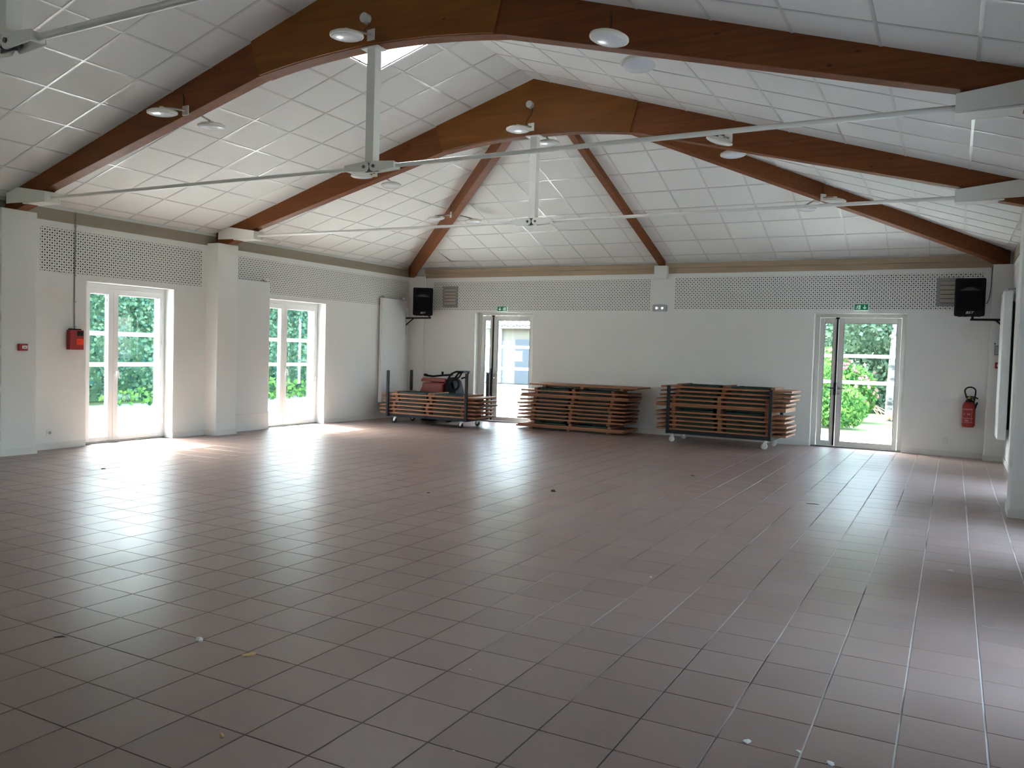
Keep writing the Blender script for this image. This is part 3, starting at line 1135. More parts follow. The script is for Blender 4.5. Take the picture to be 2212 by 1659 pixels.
# ------------------------------------------------------------------ doors
def door(n, fn, u0, u1, kind, black=False, flip=False):
    """u0..u1 opening. kind 'pvc' (left/right walls) or 'alu' (back wall)"""
    c = fn((u0 + u1) / 2, 0.2, 0)
    d = sroot('door_%d' % n, c)
    W = u1 - u0
    g = (lambda u, v, z: fn(u0 + u1 - u, v, z)) if flip else fn
    if kind == 'pvc':
        v0, v1, mat = 0.20, 0.27, 'pvc_white'
        fr, gz0, gz1 = 0.065, 0.085, 2.15
        g1, g2 = (u0 + 0.188, u0 + 0.480), (u0 + 0.642, u0 + W - 0.102)
    else:
        v0, v1, mat = 0.15, 0.20, 'alu_white'
        fr, gz0, gz1 = 0.078, 0.098, 2.140
        g1, g2 = (u0 + 0.158, u0 + 0.296), (u0 + 0.470, u0 + W - 0.150)
    split = (g1[1] + g2[0]) / 2
    f = MB(g)
    f.box(u0, u0 + fr, v0, v1, 0, DH).box(u1 - fr, u1, v0, v1, 0, DH).box(u0 + fr, u1 - fr, v0, v1, DH - 0.062, DH)
    f.build('frame', mat, d, bevel=0.004)
    MB(g).box(u0, u1, v0 - 0.02, v1 + 0.05, 0, 0.018).build('threshold', 'aluminium', d, bevel=0.003)
    MB(g).box(u0 + fr - 0.01, u1 - fr + 0.01, v1 - 0.022, v1 - 0.018, 0.015, DH - 0.055).build('gasket', 'gasket', d) if False else None
    gp_ = 0.005 if kind == 'alu' else 0.003
    for a, b, (ga, gb), wide in ((u0 + fr + gp_, split - gp_ / 2, g1, False), (split + gp_ / 2, u1 - fr - gp_, g2, True)):
        l = MB(g)
        z0, z1 = 0.022, DH - 0.062 - gp_
        va = v0 - (0.012 if kind == 'pvc' else 0.0)
        l.box(a, ga, va, v1, z0, z1).box(gb, b, va, v1, z0, z1).box(ga, gb, va, v1, z0, gz0).box(ga, gb, va, v1, gz1, z1)
        lf = l.build('leaf', mat, d, bevel=0.004)
        MB(g).box(ga - 0.005, gb + 0.005, (v0 + v1) / 2 - 0.003, (v0 + v1) / 2 + 0.003, gz0 - 0.005, gz1 + 0.005).build('glass_pane', 'glass', lf)
        gk = MB(g)
        e = 0.006
        vv = va - 0.001 if kind == 'alu' else v0 + 0.02
        gk.box(ga, ga + e, vv, v0 + 0.03, gz0, gz1).box(gb - e, gb, vv, v0 + 0.03, gz0, gz1).box(ga, gb, vv, v0 + 0.03, gz1 - e, gz1).box(ga, gb, vv, v0 + 0.03, gz0, gz0 + e)
        gk.build('glazing_seal', 'gasket' if kind == 'alu' else 'grey_plastic', lf)
        for zb_ in (1.585, 1.132):
            MB(g).box(ga, gb, v1 - 0.006, v1 + 0.004, zb_ - 0.030, zb_ + 0.030).build('glazing_bar', 'bar_white', lf)
        if wide and kind == 'pvc':
            hu = split + 0.045
            h = MB(g).box(hu - 0.016, hu + 0.016, va - 0.012, va, 0.99, 1.10).build('handle', 'pvc_white', lf, bevel=0.003)
            hx = MB(g).tube([(hu, va - 0.01, 1.045), (hu, va - 0.045, 1.045), (hu + 0.012, va - 0.05, 1.02), (hu + 0.022, va - 0.05, 0.93)], 0.010, 8)
            hx.build('handle', 'pvc_white', lf, smooth=True)
            for hz in (0.22, 0.80, 1.45, 2.02):
                MB(g).cyl((b + 0.012, va - 0.008, hz), (b + 0.012, va - 0.008, hz + 0.09), 0.011, n=10).build('hinge', 'pvc_white', lf, smooth=True)
        if kind == 'alu' and not wide:
            hu = split - 0.018
            MB(g).box(hu - 0.0125, hu + 0.0125, va - 0.022, va, 0.03, 2.235).box(hu - 0.03, hu + 0.03, va - 0.03, va + 0.0, 2.215, 2.24).build('panic_rod', 'black_metal', lf)
            MB(g).box(hu - 0.022, hu + 0.022, va - 0.045, va - 0.02, 0.90 if not black else 0.55, 1.12).build('latch_case', 'black_metal', lf, bevel=0.004)
            MB(g).tube([(hu, va - 0.04, 1.02), (hu, va - 0.065, 1.02), (hu - 0.12, va - 0.065, 1.025)], 0.009, 8).build('lever', 'black_metal', lf, smooth=True)
        if kind == 'alu' and wide:
            hu = split + 0.045
            MB(g).tube([(hu, va, 1.02), (hu, va - 0.05, 1.02), (hu + 0.10, va - 0.055, 1.015)], 0.009, 8).build('lever', 'chrome', lf, smooth=True)
            MB(g).cyl((hu, va, 1.02), (hu, va - 0.008, 1.02), 0.024, n=16).build('rosette', 'chrome', lf, smooth=True)
            MB(g).cyl((hu - 0.005, va, 0.925), (hu - 0.005, va - 0.02, 0.925), 0.015, n=14).build('lock_cylinder', 'chrome', lf, smooth=True)
    return d


k = 1
for a, b in reversed(DL):
    door(k, FL, a, b, 'pvc')
    k += 1
for i, (a, b) in enumerate(DB):
    dd = door(k, FB, a, b, 'alu', black=(i == 0))
    k += 1
for a, b in reversed(DR):
    door(k, FR, a, b, 'pvc', flip=True)
    k += 1

for a, b in DF:  # added door out of view, placed for the daylight it lets in
    door(k, FF, a, b, 'pvc')
    k += 1

# notice sheet on the far-left back door
po = thing('notice_sheet', 'white printed notice in a holder on the back door behind the table stacks', 'notice', (-8.05, YB + 0.165, 1.29))
MB().box(-8.225, -7.915, YB + 0.168, YB + 0.172, 1.295, 1.500).box(-8.24, -7.90, YB + 0.166, YB + 0.173, 1.292, 1.300).box(-8.24, -7.90, YB + 0.166, YB + 0.173, 1.496, 1.505).build('sheet', 'bar_white', po)
pt = MB()
for zz_, w_ in ((1.42, 0.05), (1.40, 0.20), (1.385, 0.23), (1.365, 0.10), (1.345, 0.19), (1.328, 0.08)):
    pt.box(-8.07 - w_ / 2, -8.07 + w_ / 2, YB + 0.1665, YB + 0.1675, zz_, zz_ + 0.004)
pt.prism([(-8.085, 1.445), (-8.078, 1.445), (-8.07, 1.468), (-8.062, 1.445), (-8.055, 1.445), (-8.066, 1.478), (-8.074, 1.478)], 'y', YB + 0.1665, YB + 0.1675)
pt.build('print', 'ink', po)

# ------------------------------------------------------------------ stacked tables
TL, TW, TT, BH = 2.22, 0.73, 0.031, 0.0405


def make_table():
    """local frame: table top slab centred on z=0, battens and folded legs below it"""
    t = thing('folding_table', 'table', 'table')
    MB().box(-TL / 2, TL / 2, -TW / 2, TW / 2, -TT / 2, TT / 2).build('tabletop', 'bench_wood', t, bevel=0.004, local=True)
    for x in (-0.80, 0.0, 0.80):
        MB().box(x - 0.033, x + 0.033, -TW / 2 + 0.04, TW / 2 - 0.04, -TT / 2 - BH, -TT / 2).build('batten', 'batten_wood', t, bevel=0.003, local=True)
    for s in (-1, 1):
        m = MB()
        z = -TT / 2 - 0.017
        for y in (-TW / 2 + 0.085, TW / 2 - 0.085):
            m.box(min(s * 0.12, s * 0.74), max(s * 0.12, s * 0.74), y - 0.013, y + 0.013, z - 0.011, z + 0.012)
        for x in (s * 0.12, s * 0.30, s * 0.72):
            m.box(x - 0.014, x + 0.014, -TW / 2 + 0.075, TW / 2 - 0.075, z - 0.012, z + 0.013)
        m.box(min(s * 0.30, s * 0.74), max(s * 0.30, s * 0.74), -0.012, 0.012, z - 0.016, z + 0.012)
        m.build('leg_frame', 'green_steel', t, local=True)
    return t


ORD = ['bottom', 'second', 'third', 'fourth', 'fifth', 'sixth', 'seventh', 'eighth', 'ninth', 'tenth', 'eleventh', 'topmost']
table0 = make_table()
used0 = [False]


def place_table(x, y, z, rot, up, label, group):
    o = table0 if not used0[0] else copy_tree(table0)
    used0[0] = True
    o.location = (x, y, z)
    o.rotation_euler = (0 if up else math.pi, 0, rot if up else -rot)
    if not up:
        o.rotation_euler = (Matrix.Rotation(rot, 4, 'Z') @ Matrix.Rotation(math.pi, 4, 'X')).to_euler()
    tag(o, label, 'table', group)
    return o


jr = random.Random(11)


def stack(rows, yfront, rot, where, group):
    n = len(rows)
    for i, (z, up, xl, xr) in enumerate(rows):
        nm = 'topmost' if i == n - 1 else ORD[i]
        nm2 = nm + (' table from the bottom' if 0 < i < n - 1 else ' table')
        xc = (xl + xr) / 2
        place_table(xc - math.sin(rot) * TW / 2, yfront + math.cos(rot) * TW / 2 + jr.uniform(0, 0.012), z, rot + jr.uniform(-0.006, 0.006), up, '%s of %s' % (nm2, where), group)


# floor stack between the two back doors (plank centre heights, right side up?)
stack([(0.058, True, -7.51, -5.30), (0.0895, False, -7.47, -5.27), (0.212, True, -7.50, -5.29), (0.284, True, -7.47, -5.27), (0.356, True, -7.48, -5.26), (0.428, True, -7.46, -5.24), (0.500, True, -7.49, -5.28),
       (0.572, True, -7.45, -5.23), (0.648, True, -7.43, -5.23), (0.680, False, -7.41, -5.20), (0.753, False, -7.45, -5.18), (0.876, True, -7.25, -5.04)],
      14.30, -0.02, 'the stack standing on the floor', 'folding tables stacked on the floor')
# trolley with black castors, far left
stack([(0.207, False, -10.12, -7.87), (0.283, False, -10.14, -7.89), (0.358, False, -10.12, -7.88), (0.432, False, -10.05, -7.80), (0.506, False, -10.07, -7.82), (0.581, False, -10.09, -7.83)],
      13.375, 0.0, 'the trolley with black castors', 'folding tables on the black-wheeled trolley')
# trolley with white castors
stack([(0.229, False, -4.56, -2.34), (0.303, False, -4.55, -2.34), (0.379, False, -4.55, -2.33), (0.453, False, -4.58, -2.36), (0.527, False, -4.58, -2.35), (0.640, True, -4.58, -2.35), (0.672, False, -4.58, -2.35),
       (0.745, False, -4.58, -2.34), (0.818, False, -4.51, -2.30), (0.891, False, -4.50, -2.28), (0.964, False, -4.49, -2.27)],
      13.93, -0.045, 'the trolley with white castors', 'folding tables on the white-wheeled trolley')


def trolley(label, cx, cy, rot, L, Wd, zb0, zb1, zpost, tyre, ins, group):
    t = thing('table_trolley', label, 'trolley', (cx, cy, 0), rot, group)
    m = MB()
    a, b = L / 2, Wd / 2
    m.box(-a, a, -b, -b + 0.045, zb0, zb1).box(-a, a, b - 0.045, b, zb0, zb1).box(-a, -a + 0.045, -b, b, zb0, zb1).box(a - 0.045, a, -b, b, zb0, zb1).box(-0.02, 0.02, -b, b, zb0, zb1)
    m.build('base_frame', 'trolley_steel', t, bevel=0.003, local=True)
    for sx in (-1, 1):
        for sy in (-1, 1):
            x0, y0 = sx * (a - 0.0225), sy * (b + 0.0225)
            MB().box(x0 - 0.024, x0 + 0.024, y0 - 0.0225, y0 + 0.0225, zb0, zpost).build('post', 'trolley_steel', t, bevel=0.003, local=True)
            wx, wy = sx * (a - ins), sy * (b - 0.06)
            ca = MB()
            ca.box(wx - 0.045, wx + 0.045, wy - 0.04, wy + 0.04, zb0 - 0.006, zb0)
            ca.cyl((wx, wy, zb0 - 0.03), (wx, wy, zb0 - 0.005), 0.028, n=12)
            for q in (-0.026, 0.026):
                ca.prism([(wx - 0.03, zb0 - 0.028), (wx + 0.03, zb0 - 0.028), (wx - 0.01, 0.045), (wx - 0.035, 0.045)], 'y', wy + q - 0.002, wy + q + 0.002)
            cas = ca.build('caster', 'zinc', t, local=True)
            hh = (zb0 - 0.025) / 2
            R = Matrix.Translation((wx - 0.02, wy, 0.054)) @ Matrix.Rotation(math.radians(90), 4, 'X')
            MB().lathe([(0, -0.018), (0.044, -0.018), (0.052, -0.012), (0.054, 0), (0.052, 0.012), (0.044, 0.018), (0, 0.018)], R, 24).build('wheel', tyre, cas, smooth=True, local=True)
    return t


trolley('dark steel table trolley with black castors in the far left corner', -8.99, 13.745, 0.0, 1.87, 0.755, 0.135, 0.190, 1.05, 'dark_tyre', 0.16, 'table trolleys')
trolley('dark steel table trolley with white castors beside the right back door', -3.445, 14.30, -0.045, 1.79, 0.765, 0.150, 0.212, 0.985, 'white_wheel', 0.10, 'table trolleys')

# ------------------------------------------------------------------ cleaning machine behind the left trolley
cm = thing('cleaning_machine', 'red and black floor cleaning machine with coiled cable behind the left trolley', 'machine', (-9.35, 14.52, 0))
MB().prism([(-9.80, 0.16), (-9.28, 0.16), (-9.24, 0.80), (-9.74, 0.80), (-9.86, 0.50)], 'y', 14.33, 14.72).build('tank', 'machine_red', cm, bevel=0.03)
MB().prism([(-9.80, 0.815), (-9.20, 0.815), (-9.19, 0.875), (-9.22, 0.885), (-9.75, 0.895), (-9.80, 0.86)], 'y', 14.34, 14.71).build('hood', 'machine_red', cm, bevel=0.015)
MB().prism([(-9.27, 0.14), (-8.98, 0.14), (-8.94, 0.60), (-9.02, 0.85), (-9.14, 0.93), (-9.20, 0.80)], 'y', 14.35, 14.70).build('chassis', 'machine_black', cm, bevel=0.02)
MB().tube([(-9.74, 14.50, 0.935), (-9.60, 14.50, 0.925), (-9.35, 14.50, 0.955), (-9.12, 14.50, 0.975)], 0.020, 10).build('suction_pipe', 'machine_black', cm, smooth=True)
MB().lathe([(0, -0.02), (0.045, -0.02), (0.05, 0), (0.045, 0.02), (0, 0.02)], Matrix.Translation((-9.78, 14.50, 0.945)) @ Matrix.Rotation(0.3, 4, 'Y'), 16).build('pipe_cap', 'machine_black', cm, smooth=True)
MB().cyl((-9.38, 14.52, 0.95), (-9.38, 14.52, 1.03), 0.022, 0.026).build('knob', 'machine_black', cm, smooth=True)
hp = MB()
for y in (14.40, 14.66):
    hp.tube([(-9.16, y, 0.90), (-9.08, y, 1.00), (-8.97, y, 1.045), (-8.82, y, 1.045)], 0.020, 8)
hp.tube([(-8.82, 14.40, 1.045), (-8.82, 14.66, 1.045)], 0.022, 8)
hp.tube([(-8.82, 14.40, 1.045), (-8.90, 14.40, 0.93), (-9.0, 14.40, 0.90)], 0.018, 8)
hp.tube([(-8.82, 14.66, 1.045), (-8.90, 14.66, 0.93), (-9.0, 14.66, 0.90)], 0.018, 8)
hp.build('handle', 'machine_black', cm, smooth=True)
cc = MB()
for q in range(6):
    R_ = 0.115 - 0.008 * (q % 3)
    cc.tube([(-8.97 + R_ * math.cos(a) + 0.006 * q, 14.33 - 0.012 * (q % 3), 0.80 + 1.05 * R_ * math.sin(a) - 0.006 * q) for a in [2 * math.pi * i / 24 for i in range(25)]], 0.0085, 6)
cc.tube([(-8.93, 14.32, 0.70), (-8.91, 14.32, 0.55), (-8.92, 14.33, 0.35), (-8.90, 14.34, 0.16)], 0.010, 6)
cc.build('cable_coil', 'rubber_black', cm, smooth=True)
for y in (14.34, 14.68):
    MB().lathe([(0, -0.03), (0.12, -0.03), (0.14, 0), (0.12, 0.03), (0, 0.03)], Matrix.Translation((-9.10, y, 0.14)) @ Matrix.Rotation(math.pi / 2, 4, 'X'), 24).build('wheel', 'rubber_black', cm, smooth=True)
MB().box(-9.78, -9.50, 14.36, 14.69, 0.0, 0.17).build('brush_deck', 'machine_black', cm, bevel=0.01)

# ------------------------------------------------------------------ loudspeakers
def speaker(label, cx, cy, zc, yaw):
    t = thing('loudspeaker', label, 'loudspeaker', (cx, cy, zc), yaw, 'wall loudspeakers')
    w, h, dp = 0.42, 0.585, 0.30
    prof = [(-w / 2, 0), (w / 2, 0), (w / 2, 0.10), (w / 2 - 0.09, dp), (-w / 2 + 0.09, dp), (-w / 2, 0.10)]
    MB().prism(prof, 'z', 0, h).build('cabinet', 'speaker_plastic', t, bevel=0.022, local=True)
    g = MB()
    g.box(-w / 2 + 0.022, w / 2 - 0.022, -0.008, 0.004, 0.085, 0.385)
    g.build('grille', 'speaker_grille', t, bevel=0.006, local=True)
    hn = MB()
    hn.add([(-0.145, -0.004, 0.392), (0.145, -0.004, 0.392), (0.03, 0.0, 0.445), (-0.03, 0.0, 0.445), (-0.145, 0.004, 0.392), (0.145, 0.004, 0.392)], [(0, 1, 2, 3), (0, 4, 5, 1)])
    hn.build('horn_lip', 'horn', t, local=True, recalc=False)
    MB().box(-0.15, 0.15, -0.006, 0.004, 0.445, 0.55).build('horn_mouth', 'speaker_grille', t, bevel=0.01, local=True)
    for x in (-0.13, -0.05, 0.05, 0.13):
        MB().box(x - 0.018, x + 0.018, 0.02, 0.10, -0.01, 0.004).build('foot', 'rubber_black', t, local=True)
    text_mesh('lettering', 'BST', 0.052, Matrix.Translation((0.0, -0.006, 0.05)) @ Matrix.Rotation(math.pi / 2, 4, 'X') @ Matrix.Scale(1.25, 4, (1, 0, 0)), 'white_print', t, shear=0.35)
    return t


speaker('black loudspeaker on a bracket in the left back corner', -9.985, 14.62, 2.205, math.radians(33))
speaker('black loudspeaker on a bracket in the right back corner', 0.185, 14.60, 2.245, math.radians(-2))


def spk_bracket(label, xw, s, yb_, xtip, ytip, ztop):
    t = thing('speaker_bracket', label, 'bracket', (xw, yb_, ztop - 0.45), group='loudspeaker brackets')
    x0 = xw + s * 0.02
    MB().box(min(xw, xw + s * 0.035), max(xw, xw + s * 0.035), yb_ - 0.022, yb_ + 0.022, ztop - 0.42, ztop + 0.09).build('wall_rail', 'black_metal', t, bevel=0.003)
    z = ztop - 0.05
    MB().tube([(x0, yb_, z), (xtip, ytip, z)], 0.017, 8).build('arm', 'black_metal', t)
    xm, ym = x0 + (xtip - x0) * 0.36, yb_ + (ytip - yb_) * 0.36
    MB().tube([(x0, yb_, z - 0.17), (xm, ym, z)], 0.014, 8).build('brace', 'black_metal', t)
    MB().cyl((xtip - s * 0.03, ytip, z), (xtip - s * 0.03, ytip, ztop - 0.004), 0.018).build('pole', 'black_metal', t, smooth=True)
    return t


spk_bracket('black steel bracket holding the left loudspeaker', XL, 1, 14.90, -9.86, 14.74, 2.205)
spk_bracket('black steel bracket holding the right loudspeaker', XR, -1, 14.76, 0.205, 14.73, 2.245)
MB_ = MB().tube([(0.39, 14.85, 2.45), (0.43, 14.95, 2.46), (0.455, 15.02, 2.54), (0.470, 15.06, 2.64), (0.478, 15.07, 2.75), (0.480, 15.08, 2.9), (0.480, 15.08, 3.04)], 0.005, 6)
tag(MB_.build('speaker_cable', 'black_cable'), 'thin dark cable looping from the right loudspeaker up the wall', 'cable')
tag(MB().tube([(-10.245, 15.045, 2.80), (-10.245, 15.045, 3.06)], 0.006, 6).build('speaker_cable', 'grey_plastic'), 'thin grey cable on the corner pier above the left loudspeaker', 'cable')

# ------------------------------------------------------------------ exit signs, emergency light, vents
def exit_sign(label, x0, x1, z0, z1, arrow_left):
    t = thing('exit_sign', label, 'exit sign', ((x0 + x1) / 2, YB, z0), group='green exit signs')
    MB().box(x0, x1, YB - 0.045, YB - 0.002, z0, z1).build('case', 'exit_white', t, bevel=0.004)
    y0, y1 = YB - 0.0475, YB - 0.045
    MB().box(x0 + 0.004, x1 - 0.004, y0, y1, z0 + 0.006, z1 - 0.003).build('panel', 'exit_green', t)
    w = x1 - x0
    ca = x0 + w * (0.27 if arrow_left else 0.73)
    cm_ = x0 + w * (0.73 if arrow_left else 0.27)
    zc = (z0 + z1) / 2
    a = 0.036
    y2 = y0 - 0.001
    MB().prism([(ca - 0.007, zc + a), (ca + 0.007, zc + a), (ca + 0.007, zc - 0.004), (ca + 0.026, zc - 0.004 + 0.010), (ca + 0.026, zc - 0.010), (ca, zc - a), (ca - 0.026, zc - 0.010), (ca - 0.026, zc + 0.006), (ca - 0.007, zc - 0.004)], 'y', y2, y0).build('arrow', 'exit_white', t)
    man = MB()
    man.box(cm_ + 0.012, cm_ + 0.036, y2, y0, zc - a, zc + a).box(cm_ - 0.038, cm_ + 0.012, y2, y0, zc - a, zc - a + 0.004)
    man.cyl((cm_ - 0.004, y2, zc + 0.027), (cm_ - 0.004, y0, zc + 0.027), 0.0075, n=10)
    for p, q, th in (((-0.006, 0.018), (-0.014, -0.004), 0.006), ((-0.014, -0.004), (0.004, -0.014), 0.004), ((0.004, -0.014), (0.002, -0.030), 0.004), ((-0.014, -0.004), (-0.022, -0.018), 0.004), ((-0.022, -0.018), (-0.036, -0.020), 0.004), ((-0.006, 0.016), (0.010, 0.006), 0.003), ((-0.006, 0.016), (-0.024, 0.010), 0.003), ((-0.024, 0.010), (-0.030, -0.002), 0.003)):
        dx, dz = q[0] - p[0], q[1] - p[1]
        L = math.hypot(dx, dz)
        nx, nz = -dz / L * th, dx / L * th
        man.prism([(cm_ + p[0] + nx, zc + p[1] + nz), (cm_ + q[0] + nx, zc + q[1] + nz), (cm_ + q[0] - nx, zc + q[1] - nz), (cm_ + p[0] - nx, zc + p[1] - nz)], 'y', y2, y0)
    man.build('running_figure', 'exit_white', t)


exit_sign('green exit sign with arrow at left, above the left back door', -8.415, -8.190, 2.316, 2.420, True)
exit_sign('green exit sign with arrow at right, above the right back door', -1.510, -1.290, 2.352, 2.460, False)

el = thing('emergency_light', 'grey emergency light with two bright spots on the back wall below the corbel', 'emergency light', (-4.92, YB, 2.33))
MB().box(-5.055, -4.785, YB - 0.05, YB - 0.002, 2.328, 2.446).build('case', 'smoke_plastic', el, bevel=0.012)
for x in (-4.975, -4.865):
    MB().lathe([(0, 0.006), (0.018, 0.004), (0.024, 0), (0.018, -0.002), (0, -0.002)], Matrix.Translation((x, YB - 0.05, 2.388)) @ Matrix.Rotation(math.pi / 2, 4, 'X'), 16).build('led', 'led_spot', el, smooth=True)


def vent(label, x0, x1, z0, z1):
    t = thing('air_vent', label, 'vent', ((x0 + x1) / 2, YB, z0), group='square air vents')
    y0 = YB - 0.022
    fr = 0.05
    m = MB().box(x0, x0 + fr, y0, YB - .005, z0, z1).box(x1 - fr, x1, y0, YB - .005, z0, z1).box(x0 + fr, x1 - fr, y0, YB - .005, z0, z0 + fr).box(x0 + fr, x1 - fr, y0, YB - .005, z1 - fr, z1)
    m.build('frame', 'vent_frame', t, bevel=0.003)
    MB().box(x0 + fr, x1 - fr, YB - 0.008, YB - 0.005, z0 + fr, z1 - fr).build('backing', 'void_black', t)
    n = 5
    hgt = (z1 - z0 - 2 * fr) / n
    for i in range(n):
        a = z0 + fr + i * hgt
        MB().prism([(y0 + 0.001, a + 0.006), (y0 + 0.005, a + 0.004), (YB - 0.006, a + hgt - 0.008), (YB - 0.010, a + hgt - 0.004)], 'x', x0 + fr, x1 - fr).build('slat', 'vent_slat', t)


vent('grey slatted air vent beside the left loudspeaker', -9.788, -9.409, 2.402, 2.851)
vent('grey slatted air vent partly hidden by the right loudspeaker', -0.284, 0.105, 2.425, 2.880)

# ------------------------------------------------------------------ radiators
def radiator(label, fn, a, b, z0, z1, dep):
    c = fn((a + b) / 2, 0, z0)
    t = thing('panel_radiator', label, 'radiator', c, group='tall panel radiators')
    MB(fn).box(a, b, -0.035 - dep, -0.035, z0, z1).build('panel', 'radiator_white', t, bevel=0.012)
    for k_ in range(int((b - a) / 0.06)):
        u = a + 0.03 + k_ * 0.06
        MB(fn).box(u + 0.01, u + 0.05, -0.035 - dep - 0.0015, -0.035 - dep + 0.002, z0 + 0.04, z1 - 0.03).build('rib', 'radiator_white', t) if False else None
    for u in (a + 0.08, b - 0.08):
        MB(fn).box(u - 0.02, u + 0.02, -0.036, 0.0, z0 + 0.15, z1 - 0.15).build('mount', 'void_black', t)
        v = MB(fn).cyl((u, -0.035 - dep / 2, z1 - 0.005), (u, -0.035 - dep / 2, z1 + 0.04), 0.012, n=10)
        v.tube([(u, -0.035 - dep / 2, z1 + 0.03), (u, 0.0, z1 + 0.03)], 0.011, 8)
        v.build('valve', 'lamp_arm', t)
    MB(fn).cyl((b - 0.08, -0.035 - dep / 2, z1 + 0.03), (b - 0.08, -0.035 - dep - 0.02, z1 + 0.03), 0.018, n=12).build('valve_knob', 'socket_white', t, smooth=True)


radiator('tall white panel radiator between the pilaster and the second left door', FL, 9.93, 10.735, 0.30, 2.57, 0.085)
radiator('tall white panel radiator in the left back corner', FL, 13.97, 14.80, 0.345, 2.535, 0.085)
radiator('tall white panel radiator seen edge-on on the right wall', FR, 13.85, 14.62, 0.42, 2.575, 0.115)

# ------------------------------------------------------------------ alarm gear
ab = thing('alarm_box', 'tall dark red fire alarm box with orange sticker on left wall', 'alarm', (XL, 7.22, 1.345))
MB().box(XL + .001, XL + 0.09, 7.075, 7.275, 1.345, 1.615).build('case', 'alarm_red', ab, bevel=0.008)
MB().box(XL + .001, XL + 0.075, 7.10, 7.245, 1.612, 1.632).build('top_cap', 'black_metal', ab, bevel=0.004)
MB().box(XL + 0.088, XL + 0.092, 7.172, 7.262, 1.535, 1.60).build('display', 'void_black', ab)
MB().box(XL + 0.088, XL + 0.0925, 7.165, 7.268, 1.412, 1.496).build('sticker', 'sticker_red', ab)
MB().box(XL + 0.0925, XL + 0.0945, 7.185, 7.208, 1.452, 1.460).build('keyhole', 'ink', ab)
MB().tube([(XL + 0.05, 7.235, 1.62), (XL + 0.05, 7.265, 1.645), (XL + 0.03, 7.30, 1.64), (XL + 0.01, 7.315, 1.60)], 0.003, 6).build('wire', 'socket_white', ab)

cd = thing('cable_duct', 'thin grey cable clipped up the wall above the alarm box', 'cable', (XL, 7.185, 1.64))
MB().tube([(XL + 0.012, 7.185, 1.63), (XL + 0.012, 7.182, 2.3), (XL + 0.012, 7.19, 3.06)], 0.008, 8).build('cable', 'vent_frame', cd)
MB().tube([(XL + 0.02, 7.19, 3.05), (XL + 0.02, 7.19, 3.22)], 0.005, 6).build('cable', 'pale_board', cd)
for z in (1.66, 2.0, 2.36, 2.42, 2.62, 2.80, 3.03):
    MB().box(XL + .004, XL + 0.022, 7.176, 7.202, z - 0.008, z + 0.008).build('clip', 'lamp_arm', cd)

cp = thing('call_point', 'small red manual call point with white plate on the near left pilaster', 'alarm', (-10.40, 6.31, 1.32))
MB().box(-10.401, -10.355, 6.252, 6.362, 1.324, 1.414).build('case', 'alarm_red', cp, bevel=0.005)
MB().box(-10.357, -10.352, 6.288, 6.350, 1.352, 1.390).build('plate', 'paper', cp)
MB().box(-10.353, -10.3505, 6.303, 6.335, 1.366, 1.375).build('print', 'ink', cp)


def socket(label, y, z):
    t = thing('wall_socket', label, 'socket', (XL, y, z), group='white wall sockets')
    MB().box(XL + .001, XL + 0.010, y - 0.04, y + 0.04, z - 0.04, z + 0.04).build('plate', 'socket_white', t, bevel=0.003)
    MB().cyl((XL + 0.0095, y, z), (XL + 0.0115, y, z), 0.021, n=18).build('outlet', 'vent_frame', t)


socket('white wall socket low beside the first left door', 6.845, 0.225)
socket('white wall socket low under the first left radiator', 10.17, 0.225)
MB0 = thing('wall_socket', 'white wall socket low on the back wall under the extinguisher', 'socket', (-0.06, YB, 0.26), group='white wall sockets')
MB().box(-0.10, -0.02, YB - 0.010, YB - .001, 0.22, 0.30).build('plate', 'skirting_paint', MB0, bevel=0.003)
MB().cyl((-0.06, YB - 0.0095, 0.26), (-0.06, YB - 0.0115, 0.26), 0.021, n=18).build('outlet', 'skirting_paint', MB0)

# lower boxing under the first radiator
struct(MB().box(XL - .005, XL + 0.022, 9.88, 10.855, 0.0, 0.315).build('trim_5', 'wall_paint', bevel=0.003))

sw = thing('control_box', 'white thermostat box with grey face on the right corner pier', 'box', (0.60, 14.86, 1.63))
MB().box(0.545, 0.675, 14.80, 14.859, 1.635, 1.815).build('case', 'socket_white', sw, bevel=0.005)
MB().box(0.560, 0.665, 14.796, 14.80, 1.66, 1.79).build('face', 'smoke_plastic', sw, bevel=0.003)
MB().box(0.557, 0.562, 14.794, 14.80, 1.655, 1.795).box(0.662, 0.667, 14.794, 14.80, 1.655, 1.795).box(0.557, 0.667, 14.794, 14.80, 1.79, 1.797).box(0.557, 0.667, 14.794, 14.80, 1.653, 1.66).build('bezel', 'void_black', sw)
MB().cyl((0.625, 14.796, 1.725), (0.625, 14.785, 1.725), 0.016, n=14).build('knob', 'black_metal', sw)
MB().cyl((0.56, 14.83, 1.814), (0.56, 14.83, 1.84), 0.008, n=8).build('gland', 'black_metal', sw)
MB().cyl((0.64, 14.83, 1.814), (0.64, 14.83, 1.845), 0.010, n=8).build('gland', 'black_metal', sw)
c2 = thing('call_point', 'small red call point on the right corner pier below the thermostat', 'alarm', (0.62, 14.86, 1.44))
MB().box(0.575, 0.672, 14.815, 14.859, 1.445, 1.540).build('case', 'alarm_red', c2, bevel=0.005)
MB().box(0.600, 0.650, 14.812, 14.816, 1.475, 1.510).build('plate', 'paper', c2)

